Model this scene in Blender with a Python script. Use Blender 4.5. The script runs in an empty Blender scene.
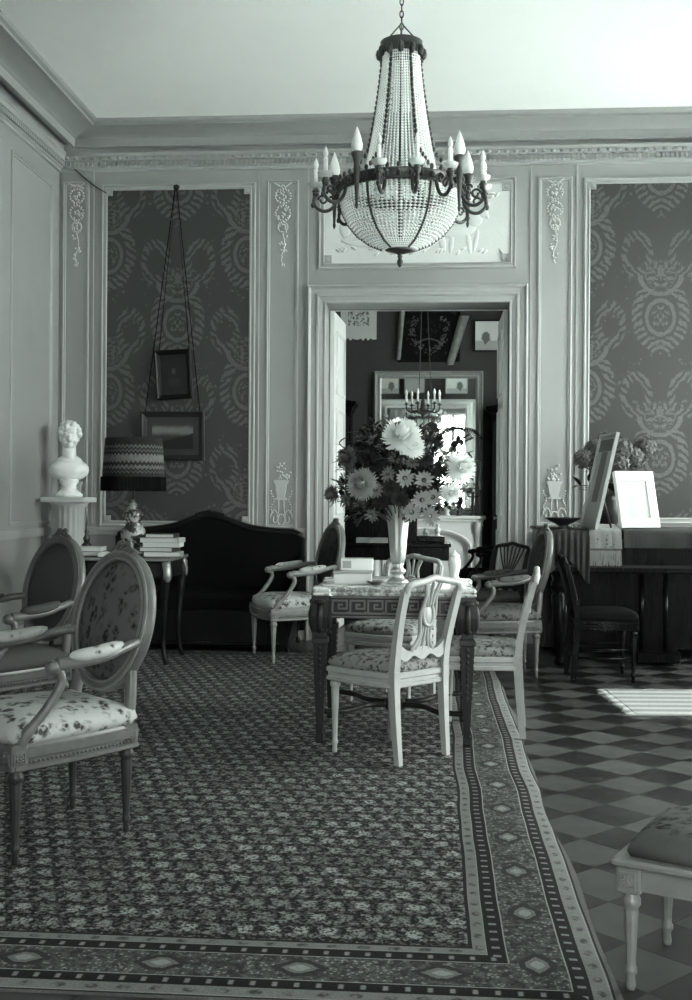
import bpy, math, random
from mathutils import Matrix, Vector
random.seed(7)
PI = math.pi
scene = bpy.context.scene
col = scene.collection

# ------------------------------------------------------------------ camera
FOC, CX, HOR = 1120.0, 346.0, 494.0          # focal length in px, image centre, horizon row
EYE, YAW, ROLL = 1.27, math.radians(4.4), 0.0065
F_ = Vector((-math.sin(YAW), math.cos(YAW), 0)); R_ = Vector((math.cos(YAW), math.sin(YAW), 0)); U_ = Vector((0, 0, 1))
Rr = R_ * math.cos(ROLL) + U_ * math.sin(ROLL); Ur = U_ * math.cos(ROLL) - R_ * math.sin(ROLL)
cam_data = bpy.data.cameras.new('camera'); cam = bpy.data.objects.new('camera', cam_data); col.objects.link(cam)
cam.matrix_world = Matrix(((Rr.x, Ur.x, -F_.x, 0), (Rr.y, Ur.y, -F_.y, 0), (Rr.z, Ur.z, -F_.z, EYE), (0, 0, 0, 1)))
cam_data.sensor_width = 36; cam_data.lens = FOC * 36 / 1000; cam_data.shift_y = -(500 - HOR) / 1000
cam_data.clip_start = 0.05; cam_data.clip_end = 200
scene.camera = cam

# ------------------------------------------------------------------ daylight and exposure
world = bpy.data.worlds.new('overcast_sky'); scene.world = world; world.use_nodes = True
bg = world.node_tree.nodes['Background']; bg.inputs[0].default_value = (1.0, 1.0, 1.0, 1); bg.inputs[1].default_value = 10.5
vs = scene.view_settings; vs.view_transform = 'Standard'; vs.look = 'None'; vs.exposure = 1.28; vs.gamma = 1.0; vs.use_curve_mapping = False
WINDOWS_RIGHT = [(-0.2, 1.1), (4.7, 6.2), (8.0, 9.2)]      # y ranges of the windows in the right-hand wall
WIN_Z = (0.35, 3.65)
XL, XR, YB, YF = -3.31, 3.05, 9.7, -1.4                     # main salon: left, right, far wall, wall behind the camera
WALL_T, Y2, Y3 = 0.4, 10.1, 15.8                            # wall thickness, next room near / far face
REAR_WIN = [(0.0, 1.2)]
NEXT_WIN = (11.6, 13.2)
def portal(name, loc, rot, sx, sy):
    l = bpy.data.lights.new(name, 'AREA'); l.shape = 'RECTANGLE'; l.size = sx; l.size_y = sy
    l.cycles.is_portal = True
    o = bpy.data.objects.new(name, l); col.objects.link(o); o.location = loc; o.rotation_euler = rot
ZC, ZH = (WIN_Z[0] + WIN_Z[1]) / 2, WIN_Z[1] - WIN_Z[0]
for a, b in WINDOWS_RIGHT: portal('window_daylight', (XR + 0.28, (a + b) / 2, ZC), (0, PI / 2, 0), ZH, b - a)
for a, b in REAR_WIN: portal('window_daylight', ((a + b) / 2, YF - 0.28, ZC), (PI / 2, 0, 0), b - a, ZH)
portal('window_daylight', (XR + 0.28, sum(NEXT_WIN) / 2, ZC), (0, PI / 2, 0), ZH, NEXT_WIN[1] - NEXT_WIN[0])

sun_l = bpy.data.lights.new('sun', 'SUN'); sun_l.energy = 34.0; sun_l.angle = math.radians(2); sun_o = bpy.data.objects.new('sun', sun_l); col.objects.link(sun_o)
sun_o.rotation_euler = Vector((0.12, -0.55, -0.80)).to_track_quat('-Z', 'Y').to_euler()       # high sun behind the house, added to light the bounce ground, not the rooms

def wp(px, py, Y):
    """point on the plane y = Y that the calibrated camera sees at photo pixel (px, py)"""
    dx, dy = px - CX, py - HOR
    x0 = dx * math.cos(ROLL) + dy * math.sin(ROLL); y0 = -dx * math.sin(ROLL) + dy * math.cos(ROLL)
    v = F_ * FOC + R_ * x0 - U_ * y0
    t = Y / v.y
    return Vector((v.x * t, Y, EYE + v.z * t))
def WX(px, py=300, Y=YB): return wp(px, py, Y).x
def WZ(px, py, Y=YB): return wp(px, py, Y).z

# ------------------------------------------------------------------ mesh builder
class MB:
    def __init__(s): s.v = []; s.f = []; s.sm = []; s.M = None
    def add(s, vs, fs, smooth=False):
        n = len(s.v)
        if s.M is not None: vs = [s.M @ Vector(p) for p in vs]
        s.v.extend(tuple(p) for p in vs); s.f.extend(tuple(i + n for i in f) for f in fs); s.sm.extend([smooth] * len(fs))
        return s
    def box(s, x0, x1, y0, y1, z0, z1):
        return s.add([(x0,y0,z0),(x1,y0,z0),(x1,y1,z0),(x0,y1,z0),(x0,y0,z1),(x1,y0,z1),(x1,y1,z1),(x0,y1,z1)],
              [(0,3,2,1),(4,5,6,7),(0,1,5,4),(1,2,6,5),(2,3,7,6),(3,0,4,7)])
    def cbox(s, x0, x1, y0, y1, z0, z1, b=0.006):
        b = min(b, (x1-x0)*.45, (y1-y0)*.45, (z1-z0)*.45)
        loops = []
        for z, i in ((z0, b), (z0 + b, 0), (z1 - b, 0), (z1, b)):
            X0, X1, Y0, Y1 = x0 + i, x1 - i, y0 + i, y1 - i
            loops.append([(X0+b,Y0,z),(X1-b,Y0,z),(X1,Y0+b,z),(X1,Y1-b,z),(X1-b,Y1,z),(X0+b,Y1,z),(X0,Y1-b,z),(X0,Y0+b,z)])
        return s.loft(loops, smooth=False)
    def loft(s, loops, smooth=True, cap0=True, cap1=True, closed=True):
        n = len(loops[0]); vs = [p for l in loops for p in l]; fs = []
        for k in range(len(loops) - 1):
            for i in range(n if closed else n - 1):
                j = (i + 1) % n
                fs.append((k*n+i, k*n+j, (k+1)*n+j, (k+1)*n+i))
        s.add(vs, fs, smooth)
        m = len(s.v) - len(vs)
        if cap0: s.f.append(tuple(m + i for i in reversed(range(n)))); s.sm.append(False)
        if cap1: s.f.append(tuple(m + (len(loops)-1)*n + i for i in range(n))); s.sm.append(False)
        return s
    def tube(s, pts, rad, seg=8, cap=True, flat=1.0, smooth=True):
        pts = [Vector(p) for p in pts]; n = len(pts)
        if not hasattr(rad, '__len__'): rad = [rad] * n
        loops = []; N = None
        for i in range(n):
            t = (pts[min(i+1, n-1)] - pts[max(i-1, 0)]).normalized()
            if N is None:
                N = Vector((0, 0, 1)) if abs(t.z) < 0.9 else Vector((1, 0, 0))
            N = (N - t * N.dot(t)).normalized(); B = t.cross(N)
            loops.append([pts[i] + (N * math.cos(2*PI*k/seg) * flat + B * math.sin(2*PI*k/seg)) * rad[i] for k in range(seg)])
        return s.loft(loops, smooth, cap, cap)
    def lathe(s, prof, seg=24, c=(0,0,0), flute=0.0, fz=(0,0), nfl=12, cap=True, smooth=True):
        loops = []
        for r, z in prof:
            l = []
            for k in range(seg):
                a = 2*PI*k/seg; rr = r
                if flute and fz[0] <= z <= fz[1]: rr = r * (1 - flute * (0.5 + 0.5*math.cos(nfl*a)))
                l.append((c[0]+rr*math.cos(a), c[1]+rr*math.sin(a), c[2]+z))
            loops.append(l)
        return s.loft(loops, smooth, cap, cap)
    def ell(s, c, r, seg=10, rings=6, rot=None):
        vs = [(0,0,-1)]; fs = []
        for i in range(1, rings):
            p = -PI/2 + PI*i/rings
            for k in range(seg):
                a = 2*PI*k/seg; vs.append((math.cos(p)*math.cos(a), math.cos(p)*math.sin(a), math.sin(p)))
        vs.append((0,0,1))
        if not hasattr(r, '__len__'): r = (r, r, r)
        out = []
        for x,y,z in vs:
            q = Vector((x*r[0], y*r[1], z*r[2]))
            if rot is not None: q = rot @ q
            out.append((c[0]+q.x, c[1]+q.y, c[2]+q.z))
        for k in range(seg):
            fs.append((0, 1+(k+1)%seg, 1+k))
            for i in range(rings-2):
                a=1+i*seg+k; b=1+i*seg+(k+1)%seg
                fs.append((a,b,b+seg,a+seg))
            fs.append((len(vs)-1, 1+(rings-2)*seg+k, 1+(rings-2)*seg+(k+1)%seg))
        return s.add(out, fs, True)
    def bead(s, c, r, rz=None):
        rz = rz or r; x,y,z = c
        return s.add([(x,y,z-rz),(x+r,y,z),(x,y+r,z),(x-r,y,z),(x,y-r,z),(x,y,z+rz)],
              [(0,2,1),(0,3,2),(0,4,3),(0,1,4),(5,1,2),(5,2,3),(5,3,4),(5,4,1)])
    def prism(s, poly, axis, a, b):
        """extrude a 2-D polygon; axis 'y': poly is (x,z); 'x': (y,z); 'z': (x,y)"""
        def P(p, t): return {'y': (p[0], t, p[1]), 'x': (t, p[0], p[1]), 'z': (p[0], p[1], t)}[axis]
        n = len(poly)
        s.add([P(p, a) for p in poly] + [P(p, b) for p in poly],
              [tuple(reversed(range(n))), tuple(range(n, 2*n))] + [(i, (i+1)%n, n+(i+1)%n, n+i) for i in range(n)])
        return s
    def frame(s, x0, x1, z0, z1, prof, y=0.0, back=True):
        """mitred rectangular frame in the xz plane facing -y; prof = [(inset, proud)]"""
        loops = []
        for d, h in prof:
            loops.append([(x0+d, y-h, z0+d), (x1-d, y-h, z0+d), (x1-d, y-h, z1-d), (x0+d, y-h, z1-d)])
        n = len(loops)
        vs = [p for l in loops for p in l]; fs = []
        for k in range(n-1 if not back else n):
            k2 = (k+1) % n
            for i in range(4):
                j = (i+1)%4; fs.append((k*4+i, k*4+j, k2*4+j, k2*4+i))
        return s.add(vs, fs)
    def ring(s, x0, x1, y0, y1, prof):
        """cornice running round a rectangular room; prof = [(inset from wall, z)]"""
        loops = [[(x0+d, y0+d, z), (x1-d, y0+d, z), (x1-d, y1-d, z), (x0+d, y1-d, z)] for d, z in prof]
        vs = [p for l in loops for p in l]; fs = []
        for k in range(len(loops)-1):
            for i in range(4):
                j = (i+1)%4; fs.append((k*4+i, k*4+j, (k+1)*4+j, (k+1)*4+i))
        return s.add(vs, fs)
    def mesh(s, name):
        me = bpy.data.meshes.new(name); me.from_pydata(s.v, [], s.f)
        me.polygons.foreach_set('use_smooth', s.sm); me.validate(); me.update(); return me
    def build(s, name, m, parent=None, **kw):
        return obj(name, s.mesh(name), m, parent, **kw)

def obj(name, me, m, parent=None, label=None, cat=None, group=None, kind=None, loc=None, rot=None):
    o = bpy.data.objects.new(name, me); col.objects.link(o)
    if m is not None and len(me.materials) == 0: me.materials.append(m)
    if parent is not None: o.parent = parent
    tag(o, label, cat, group, kind)
    if loc is not None: o.location = loc
    if rot is not None: o.rotation_euler = rot
    return o
def tag(o, label=None, cat=None, group=None, kind=None):
    if label: o['label'] = label
    if cat: o['category'] = cat
    if group: o['group'] = group
    if kind: o['kind'] = kind
    return o
def thing(name, label, cat, loc=(0,0,0), rz=0.0, group=None):
    o = bpy.data.objects.new(name, None); col.objects.link(o); o.empty_display_size = 0.1
    o.location = loc; o.rotation_euler = (0, 0, rz)
    return tag(o, label, cat, group)
def facing(fx, fy): return math.atan2(-fx, fy)
def bez(p, n=12):
    """Catmull-Rom through the points p"""
    p = [Vector(q) for q in p]; out = []
    for i in range(len(p)-1):
        a = p[max(i-1,0)]; b = p[i]; c = p[i+1]; d = p[min(i+2, len(p)-1)]
        for k in range(n):
            t = k/n
            out.append(0.5*((2*b) + (c-a)*t + (2*a-5*b+4*c-d)*t*t + (3*b-a-3*c+d)*t**3))
    out.append(p[-1]); return out
def lerp(a, b, t): return a + (b-a)*t

# ------------------------------------------------------------------ node expressions and materials
TINT = (0.962, 1.0, 0.980)
class E:
    def __init__(s, nt, sock): s.nt = nt; s.k = sock
    def _o(s, op, *a, clamp=False):
        n = s.nt.nodes.new('ShaderNodeMath'); n.operation = op; n.use_clamp = clamp
        for i, x in enumerate((s,) + a):
            if isinstance(x, E): s.nt.links.new(x.k, n.inputs[i])
            else: n.inputs[i].default_value = x
        return E(s.nt, n.outputs[0])
    def __add__(s, o): return s._o('ADD', o)
    __radd__ = __add__
    def __sub__(s, o): return s._o('SUBTRACT', o)
    def __rsub__(s, o): return (s * -1) + o
    def __mul__(s, o): return s._o('MULTIPLY', o)
    __rmul__ = __mul__
    def __truediv__(s, o): return s._o('DIVIDE', o)
    def lt(s, o): return s._o('LESS_THAN', o)
    def gt(s, o): return s._o('GREATER_THAN', o)
    def min(s, o): return s._o('MINIMUM', o)
    def max(s, o): return s._o('MAXIMUM', o)
    def abs(s): return s._o('ABSOLUTE')
    def sin(s): return s._o('SINE')
    def cos(s): return s._o('COSINE')
    def sqrt(s): return s._o('SQRT')
    def pow(s, p): return s._o('POWER', p)
    def floor(s): return s._o('FLOOR')
    def wrap(s, p): return s._o('WRAP', p, 0.0)       # fract scaled
    def pp(s, p): return s._o('PINGPONG', p)
    def ss(s, a, b):
        n = s.nt.nodes.new('ShaderNodeMapRange'); n.interpolation_type = 'SMOOTHSTEP'
        s.nt.links.new(s.k, n.inputs[0]); n.inputs[1].default_value = a; n.inputs[2].default_value = b
        return E(s.nt, n.outputs[0])
    def mix(s, a, b):                                    # s = factor
        return (a if isinstance(a, E) else E.const(s.nt, a)) * (1 - s) + s * b
    @staticmethod
    def const(nt, v):
        n = nt.nodes.new('ShaderNodeValue'); n.outputs[0].default_value = v; return E(nt, n.outputs[0])
class Mat:
    def __init__(s, name, rough=0.5, metal=0.0, spec=0.5):
        s.m = bpy.data.materials.new(name); s.m.use_nodes = True; s.nt = s.m.node_tree
        s.b = s.nt.nodes['Principled BSDF']
        s.b.inputs['Roughness'].default_value = rough; s.b.inputs['Metallic'].default_value = metal
        s.b.inputs['Specular IOR Level'].default_value = spec
        s.tc = s.nt.nodes.new('ShaderNodeTexCoord')
    def xyz(s, out='Object'):
        n = s.nt.nodes.new('ShaderNodeSeparateXYZ'); s.nt.links.new(s.tc.outputs[out], n.inputs[0])
        return [E(s.nt, n.outputs[i]) for i in range(3)]
    def vec(s, x, y, z=0.0):
        n = s.nt.nodes.new('ShaderNodeCombineXYZ')
        for i, q in enumerate((x, y, z)):
            if isinstance(q, E): s.nt.links.new(q.k, n.inputs[i])
            else: n.inputs[i].default_value = q
        return n.outputs[0]
    def noise(s, scale, detail=4, rough=0.6, vec=None, out='Object'):
        n = s.nt.nodes.new('ShaderNodeTexNoise'); n.inputs['Scale'].default_value = scale
        n.inputs['Detail'].default_value = detail; n.inputs['Roughness'].default_value = rough
        s.nt.links.new(vec if vec is not None else s.tc.outputs[out], n.inputs['Vector']); return E(s.nt, n.outputs[0])
    def voro(s, scale, rnd=1.0, vec=None, feature='F1', outp='Distance'):
        n = s.nt.nodes.new('ShaderNodeTexVoronoi'); n.feature = feature; n.inputs['Scale'].default_value = scale
        n.inputs['Randomness'].default_value = rnd
        s.nt.links.new(vec if vec is not None else s.tc.outputs['Object'], n.inputs['Vector']); return E(s.nt, n.outputs[outp])
    def rand(s):
        n = s.nt.nodes.new('ShaderNodeObjectInfo'); return E(s.nt, n.outputs['Random'])
    def color(s, f, sock='Base Color'):
        n = s.nt.nodes.new('ShaderNodeCombineColor')
        for i in range(3): s.nt.links.new((f * TINT[i]).k, n.inputs[i])
        s.nt.links.new(n.outputs[0], s.b.inputs[sock]); return s
    def rough(s, f): s.nt.links.new(f.k, s.b.inputs['Roughness']); return s
    def bump(s, f, dist=0.005, strength=0.6):
        n = s.nt.nodes.new('ShaderNodeBump'); n.inputs['Distance'].default_value = dist; n.inputs['Strength'].default_value = strength
        s.nt.links.new(f.k, n.inputs['Height']); s.nt.links.new(n.outputs[0], s.b.inputs['Normal']); return s
def plain(name, v, rough=0.5, metal=0.0, spec=0.5, var=0.12, scale=6.0, bump=0.0, bscale=60.0):
    m = Mat(name, rough, metal, spec)
    n = m.noise(scale)
    m.color((n - 0.5) * (2 * var * v) + v)
    if bump: m.bump(m.noise(bscale, 3), bump)
    return m.m
def wood(name, v, rough=0.35, var=0.35, sc=5.0, axis=2, spec=0.5):
    m = Mat(name, rough, 0, spec); x, y, z = m.xyz()
    st = [8.0, 8.0, 8.0]; st[axis] = 0.7
    n = m.noise(sc, 5, 0.65, m.vec(x * st[0], y * st[1], z * st[2]))
    m.color((n - 0.5) * (2 * var * v) + v)
    return m.m
def floral(name, base, dark, scale=16.0, thr=0.5, stem=0.25, rough=0.8):
    """woven upholstery with scattered bouquets"""
    m = Mat(name, rough, 0, 0.2); x, y, z = m.xyz()
    w = m.noise(scale * 0.35, 2); w2 = m.noise(scale * 0.9, 3)
    blo = m.voro(scale, 1.0)
    b2 = m.voro(scale * 2.3, 1.0); leaf = ((blo * -1 + 0.55 + (w2 - 0.5) * 0.9) * 5).max(0.0).min(1.0) * ((b2 * -1 + 0.75) * 4).max(0.35).min(1.0)
    patch = w.ss(thr - 0.06, thr + 0.08)
    f = (leaf * patch).mix(base, dark)
    fine = m.noise(220, 2)
    f = f * ((fine - 0.5) * 0.35 + 1.0)
    m.color(f); m.bump(fine, 0.001, 0.4)
    return m.m
MAT = {}
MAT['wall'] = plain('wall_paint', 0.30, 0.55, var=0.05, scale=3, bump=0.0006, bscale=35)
MAT['mould'] = plain('moulding_paint', 0.36, 0.5, var=0.06, scale=8)
MAT['relief'] = plain('plaster_relief', 0.50, 0.6, var=0.08, scale=12)
MAT['whiterelief'] = plain('white_plaster', 0.66, 0.6, var=0.05, scale=6, bump=0.004, bscale=14)
MAT['ceiling'] = plain('ceiling_paint', 0.86, 0.8, var=0.04, scale=1.5)
MAT['cove'] = plain('cove_paint', 0.30, 0.7, var=0.05, scale=2)
MAT['door'] = plain('door_paint', 0.62, 0.4, var=0.04)
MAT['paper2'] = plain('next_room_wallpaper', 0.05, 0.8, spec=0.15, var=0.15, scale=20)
MAT['chairpaint'] = plain('ivory_chair_paint', 0.36, 0.38, var=0.25, scale=14)
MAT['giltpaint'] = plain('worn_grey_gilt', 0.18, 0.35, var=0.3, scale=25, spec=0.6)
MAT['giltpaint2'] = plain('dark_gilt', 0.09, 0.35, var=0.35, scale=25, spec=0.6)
MAT['giltpaint3'] = plain('dull_gilt', 0.11, 0.35, var=0.35, scale=25, spec=0.5)  # gilt tone between the worn grey and the dark one
MAT['silver'] = plain('old_silver', 0.55, 0.28, metal=0.75, var=0.1, scale=10)
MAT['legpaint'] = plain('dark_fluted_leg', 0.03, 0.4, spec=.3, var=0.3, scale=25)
MAT['darkwood'] = wood('dark_wood', 0.008, 0.3, spec=.16)
MAT['ebony'] = wood('ebonised_wood', 0.004, 0.25, spec=.14)
MAT['midwood'] = wood('walnut_wood', 0.018, 0.3, spec=.25)
MAT['tablewood'] = wood('carved_table_wood', 0.022, 0.38, spec=.25)
MAT['velvet'] = plain('dark_velvet', 0.006, 0.9, var=0.3, scale=30, spec=0.04)
MAT['bronze'] = plain('dark_bronze', 0.07, 0.38, metal=0.5, var=0.4, scale=30)
MAT['gilt'] = plain('gilt_metal', 0.30, 0.35, metal=0.6, var=0.3, scale=30)
MAT['candle'] = plain('white_candle_tube', 0.85, 0.4, var=0.02)
MAT['iron'] = plain('black_iron', 0.015, 0.5, var=0.2)
MAT['paper'] = plain('book_paper', 0.62, 0.8, var=0.12, scale=60)
MAT['ivory'] = plain('white_ceramic', 0.80, 0.25, var=0.05)
MAT['marble_white'] = plain('white_marble', 0.78, 0.35, var=0.08, scale=5)
MAT['leaf'] = plain('dark_leaf', 0.020, 0.5, var=0.5, scale=20, spec=.2)
MAT['stem'] = plain('plant_stem', 0.05, 0.6)
MAT['petal_white'] = plain('white_petal', 0.90, 0.6, var=0.05)
MAT['petal_pale'] = plain('pale_petal', 0.36, 0.6, var=0.2, scale=30)
MAT['petal_mid'] = plain('dusky_petal', 0.16, 0.6, var=0.3, scale=30)
MAT['petal_dark'] = plain('dark_petal', 0.04, 0.6, var=0.4, scale=30)
MAT['flower_eye'] = plain('flower_eye', 0.06, 0.8)
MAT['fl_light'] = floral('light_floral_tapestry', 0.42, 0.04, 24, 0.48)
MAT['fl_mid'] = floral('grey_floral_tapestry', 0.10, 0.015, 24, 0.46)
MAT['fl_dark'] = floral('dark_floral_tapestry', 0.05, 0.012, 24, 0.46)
MAT['fl_seat'] = floral('patterned_seat_cloth', 0.24, 0.025, 40, 0.40)
MAT['plaincloth'] = plain('grey_woven_cloth', 0.06, 0.85, var=0.15, scale=90, spec=0.1)

def glass_mat(name, tr=0.75, v=0.9, rough=0.08):
    m = Mat(name, rough, 0, 0.8); nt = m.nt
    m.color(E.const(nt, v))
    t = nt.nodes.new('ShaderNodeBsdfTransparent'); t.inputs[0].default_value = (0.97, 1, 0.98, 1)
    mx = nt.nodes.new('ShaderNodeMixShader'); mx.inputs[0].default_value = tr
    out = nt.nodes['Material Output']
    nt.links.new(m.b.outputs[0], mx.inputs[1]); nt.links.new(t.outputs[0], mx.inputs[2]); nt.links.new(mx.outputs[0], out.inputs[0])
    return m.m
MAT['pane'] = glass_mat('window_glass', 0.92)
MAT['crystal'] = glass_mat('crystal_beads', 0.12, 0.92, 0.15)
MAT['cup'] = glass_mat('glass_drip_cup', 0.55, 0.9, 0.1)
m = Mat('mirror_silver', 0.02, 1.0); m.color(E.const(m.nt, 0.82)); MAT['mirror'] = m.m

def marble():
    m = Mat('veined_marble', 0.22, 0, 0.5)
    n = m.noise(7, 6, 0.6); v = m.noise(5, 8, 0.75)
    vein = ((v - 0.5).abs() * 14).min(1.0)
    m.color((vein * 0.55 + 0.16) * ((n - 0.5) * 0.9 + 1.0)); return m.m
MAT['marble'] = marble()
# ================================================================== SURFACE MATERIALS
def damask():
    m = Mat('silk_damask', 0.5, 0, 0.16); x, y, z = m.xyz()
    W = 0.62; H = 1.20; xs = x.abs()
    def motif(du, dv, sd):
        nz = m.noise(13, 3, vec=m.vec(du, sd, dv)) - 0.5
        nf = m.noise(34, 2, vec=m.vec(du, sd + 3.0, dv)) - 0.5
        def oval(cx, cz, a, b): return (((du - cx) / a).pow(2) + ((dv - cz) / b).pow(2)).sqrt() + nz * 0.22
        r1 = oval(0.0, -0.20, 0.115, 0.145)                       # medallion
        med = (1 - ((r1 - 1.0).abs()).ss(0.10, 0.16)).max((1 - r1.ss(0.55, 0.8)) * nf.ss(-0.02, 0.06))
        r2 = oval(0.0, 0.16, 0.17, 0.16)                          # cartouche with a scalloped cup
        cup = (1 - ((r2 - 1.0).abs()).ss(0.09, 0.15)) * dv.lt(0.16)
        inner = (1 - r2.ss(0.6, 0.9)) * nf.ss(-0.05, 0.05)
        r3 = oval(0.0, -0.18, 0.20, 0.27)                         # acanthus fronds curling round the medallion
        fr = (1 - ((r3 - 1.0).abs()).ss(0.16, 0.26)) * ((du * 70 + dv * 95 + nz * 10).sin()).ss(-0.35, 0.25) * (dv.lt(0.04))
        r4 = oval(0.20, 0.34, 0.13, 0.20)                         # sprays leaning outwards
        sp = (1 - ((r4 - 0.8).abs()).ss(0.15, 0.30)) * ((du * -95 + dv * 80 + nz * 12).sin()).ss(-0.2, 0.35)
        return med.max(cup).max(inner).max(fr).max(sp * 0.9)
    va = (z + 10 * H + 0.12).wrap(H) - H / 2
    vb = (z + 10 * H + 0.12 + H / 2).wrap(H) - H / 2
    p = motif(xs, va, 0.0).max(motif((xs - W).abs(), vb, 5.0))
    sc = (m.voro(20, 1.0, vec=m.vec(xs, 0.0, z)) + (m.noise(30, 2) - 0.5) * 0.5).ss(0.32, 0.2) * m.noise(4, 2, vec=m.vec(xs, 2.0, z)).ss(0.5, 0.58)
    p = p.max(sc * 0.7) * (m.noise(60, 2).ss(0.25, 0.6) * 0.5 + 0.5)
    weave = m.noise(300, 2)
    m.color((p.mix(0.052, 0.105)) * ((weave - 0.5) * 0.5 + 1)); m.rough(p.mix(0.62, 0.42)); m.bump(p, 0.0010, 0.25)
    return m.m
MAT['damask'] = damask()

CAR = dict(x0=-2.95, x1=0.475, y0=3.02, y1=8.95)
def carpet_mat():
    m = Mat('woven_carpet', 0.95, 0, 0.1); x, y, z = m.xyz()
    wob = (m.noise(1.2, 2) - 0.5)
    dr = (CAR['x1'] - x) + (m.noise(0.8, 2, vec=m.vec(0.0, y, 0.0)) - 0.5) * 0.05
    dl = x - CAR['x0']; dn = y - (CAR['y0'] - 0.25); df = CAR['y1'] - y
    d = dr.min(dl).min(dn).min(df)
    side = dr.min(dl).lt(dn.min(df))
    s = side * y + (1 - side) * x
    fuzz = m.noise(160, 2); n40 = m.noise(48, 3)
    # field: rows of small sprigs
    PX_, PY_ = 0.082, 0.105
    warp = (m.noise(40, 3) - 0.5) * 0.045; warp2 = (m.noise(44, 3, vec=m.vec(y, x, 3.0)) - 0.5) * 0.055
    row = ((y + 10 * PY_) / PY_).floor(); xx = x + (row * 0.5).wrap(1.0) * PX_ + 10 * PX_
    cell = (xx / PX_).floor(); cu = xx.wrap(PX_) - PX_ / 2 + warp; cv = (y + 10 * PY_).wrap(PY_) - PY_ / 2 + warp2
    rnd = m.noise(1.0, 0, 0.5, m.vec(cell * 7.31 + 0.5, row * 5.77 + 0.5, 0.5)).ss(0.3, 0.7)
    def dot(cx, cy, a, b): return 1 - ((((cu - cx) / a).pow(2) + ((cv - cy) / b).pow(2)).sqrt()).ss(0.65, 1.05)
    tooth = m.noise(80, 3).ss(0.36, 0.56)
    flower = dot(0.0, 0.006, 0.028, 0.034); eye = dot(0.0, 0.006, 0.008, 0.010)
    leaves = dot(0.024, -0.030, 0.016, 0.013).max(dot(-0.024, -0.030, 0.016, 0.013)).max(dot(-0.028, 0.034, 0.012, 0.012))
    field = 0.011 + flower * tooth * (0.13 + rnd * 0.15) * (1 - eye * 0.25) + leaves * tooth * 0.13 + m.noise(70, 3).ss(.46, .62) * 0.065 * (1 - flower)
    # border bands, measured inwards from the edge
    def band(a, b): return d.gt(a) * d.lt(b)
    q = (s + 10).wrap(0.057) - 0.0285
    dash = (1 - q.abs().ss(0.003, 0.010))
    def mid(c, w): return 1 - ((d - c).abs()).ss(w * 0.7, w)
    q2 = (s + 10).wrap(0.085) - 0.0425
    mot = (1 - (((q2 / 0.024).pow(2) + ((d - 0.039) / 0.016).pow(2)).sqrt()).ss(0.5, 1.0)).max(1 - (((q2 / 0.024).pow(2) + ((d - 0.336) / 0.016).pow(2)).sqrt()).ss(0.5, 1.0))
    edge = band(-0.1, 0.006) * 0.09 + band(0.006, 0.013) * 0.02 + band(0.013, 0.018) * 0.20
    stripe = (band(0.018, 0.062) + band(0.318, 0.355)) * (0.14 - mot * n40.ss(0.35, 0.6) * 0.09)
    dark = (band(0.062, 0.109) * (0.014 + dash * mid(0.0855, 0.013) * 0.15)) + (band(0.265, 0.316) * (0.014 + dash * mid(0.2905, 0.013) * 0.15))
    lines = (band(0.109, 0.113) + band(0.261, 0.265) + band(0.316, 0.318)) * 0.22
    mv = (s + 10 - 3.47).wrap(0.375) - 0.1875
    md = ((mv / 0.085).abs() + ((d - 0.187) / 0.070).abs()).max(((d - 0.187) / 0.052).abs()) + (n40 - .5) * .3
    medal = (1 - md.ss(0.95, 1.0)); medring = medal * md.gt(0.62); medin = medal * md.lt(0.35)
    speck = m.voro(75, 1.0).ss(0.42, 0.25) * n40.ss(0.42, 0.56)
    main = band(0.113, 0.261) * ((0.030 + n40.ss(.35, .65) * .05 + speck * 0.13) * (1 - medal) + medal * 0.12 - medring * 0.09 + medin * 0.09)
    inn = band(0.355, 0.366) * 0.015
    isf = d.gt(0.366)
    f = isf * field + (1 - isf) * (edge + stripe + dark + lines + main + inn)
    f = (f * ((fuzz - 0.5) * 0.9 + 1.0) * ((m.noise(2.2, 2) - 0.5) * 0.3 + 1.0)).max(0.006)
    m.color(f); m.bump(fuzz, 0.004, 0.5)
    return m.m
MAT['carpet'] = carpet_mat()

def parquet(name, v):
    m = Mat(name, 0.22, 0, 0.38); x, y, z = m.xyz()
    n = m.noise(4, 5, 0.65, m.vec(x * 9, y * 1.2, m.rand() * 40)); r = m.rand(); k = m.noise(6, 3, out='Object')
    m.color(((n - 0.5) * 0.7 + 1) * ((r - 0.5) * 0.5 + 1) * v); m.rough(k * 0.25 + 0.20)
    return m.m
MAT['tile_light'] = parquet('light_parquet', 0.054); MAT['tile_dark'] = parquet('dark_parquet', 0.006)

# ================================================================== ROOM SHELL
ZCEIL = WZ(346, 118, YB - 0.36)
DX0, DX1 = WX(325, 420), WX(511, 420)            # door opening
DZ = WZ(420, 302)
DC = (DX0 + DX1) / 2
def with_openings_x(mb, X0, X1, yr, zr, opens):
    """wall slab between x = X0..X1 along y with window openings [(y0,y1,z0,z1)]"""
    y = yr[0]
    for a, b, c, d in sorted(opens):
        mb.box(X0, X1, y, a, *zr); mb.box(X0, X1, a, b, zr[0], c); mb.box(X0, X1, a, b, d, zr[1]); y = b
    mb.box(X0, X1, y, yr[1], *zr)
def with_openings_y(mb, Y0, Yb, xr, zr, opens):
    x = xr[0]
    for a, b, c, d in sorted(opens):
        mb.box(x, a, Y0, Yb, *zr)
        if c > zr[0]: mb.box(a, b, Y0, Yb, zr[0], c)
        mb.box(a, b, Y0, Yb, d, zr[1]); x = b
    mb.box(x, xr[1], Y0, Yb, *zr)
ZT = ZCEIL + 0.1
mb = MB(); with_openings_y(mb, YB, Y2 - 0.02, (XL - 0.3, XR + 0.3), (-0.05, ZT), [(DX0, DX1, -0.05, DZ)])
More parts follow.
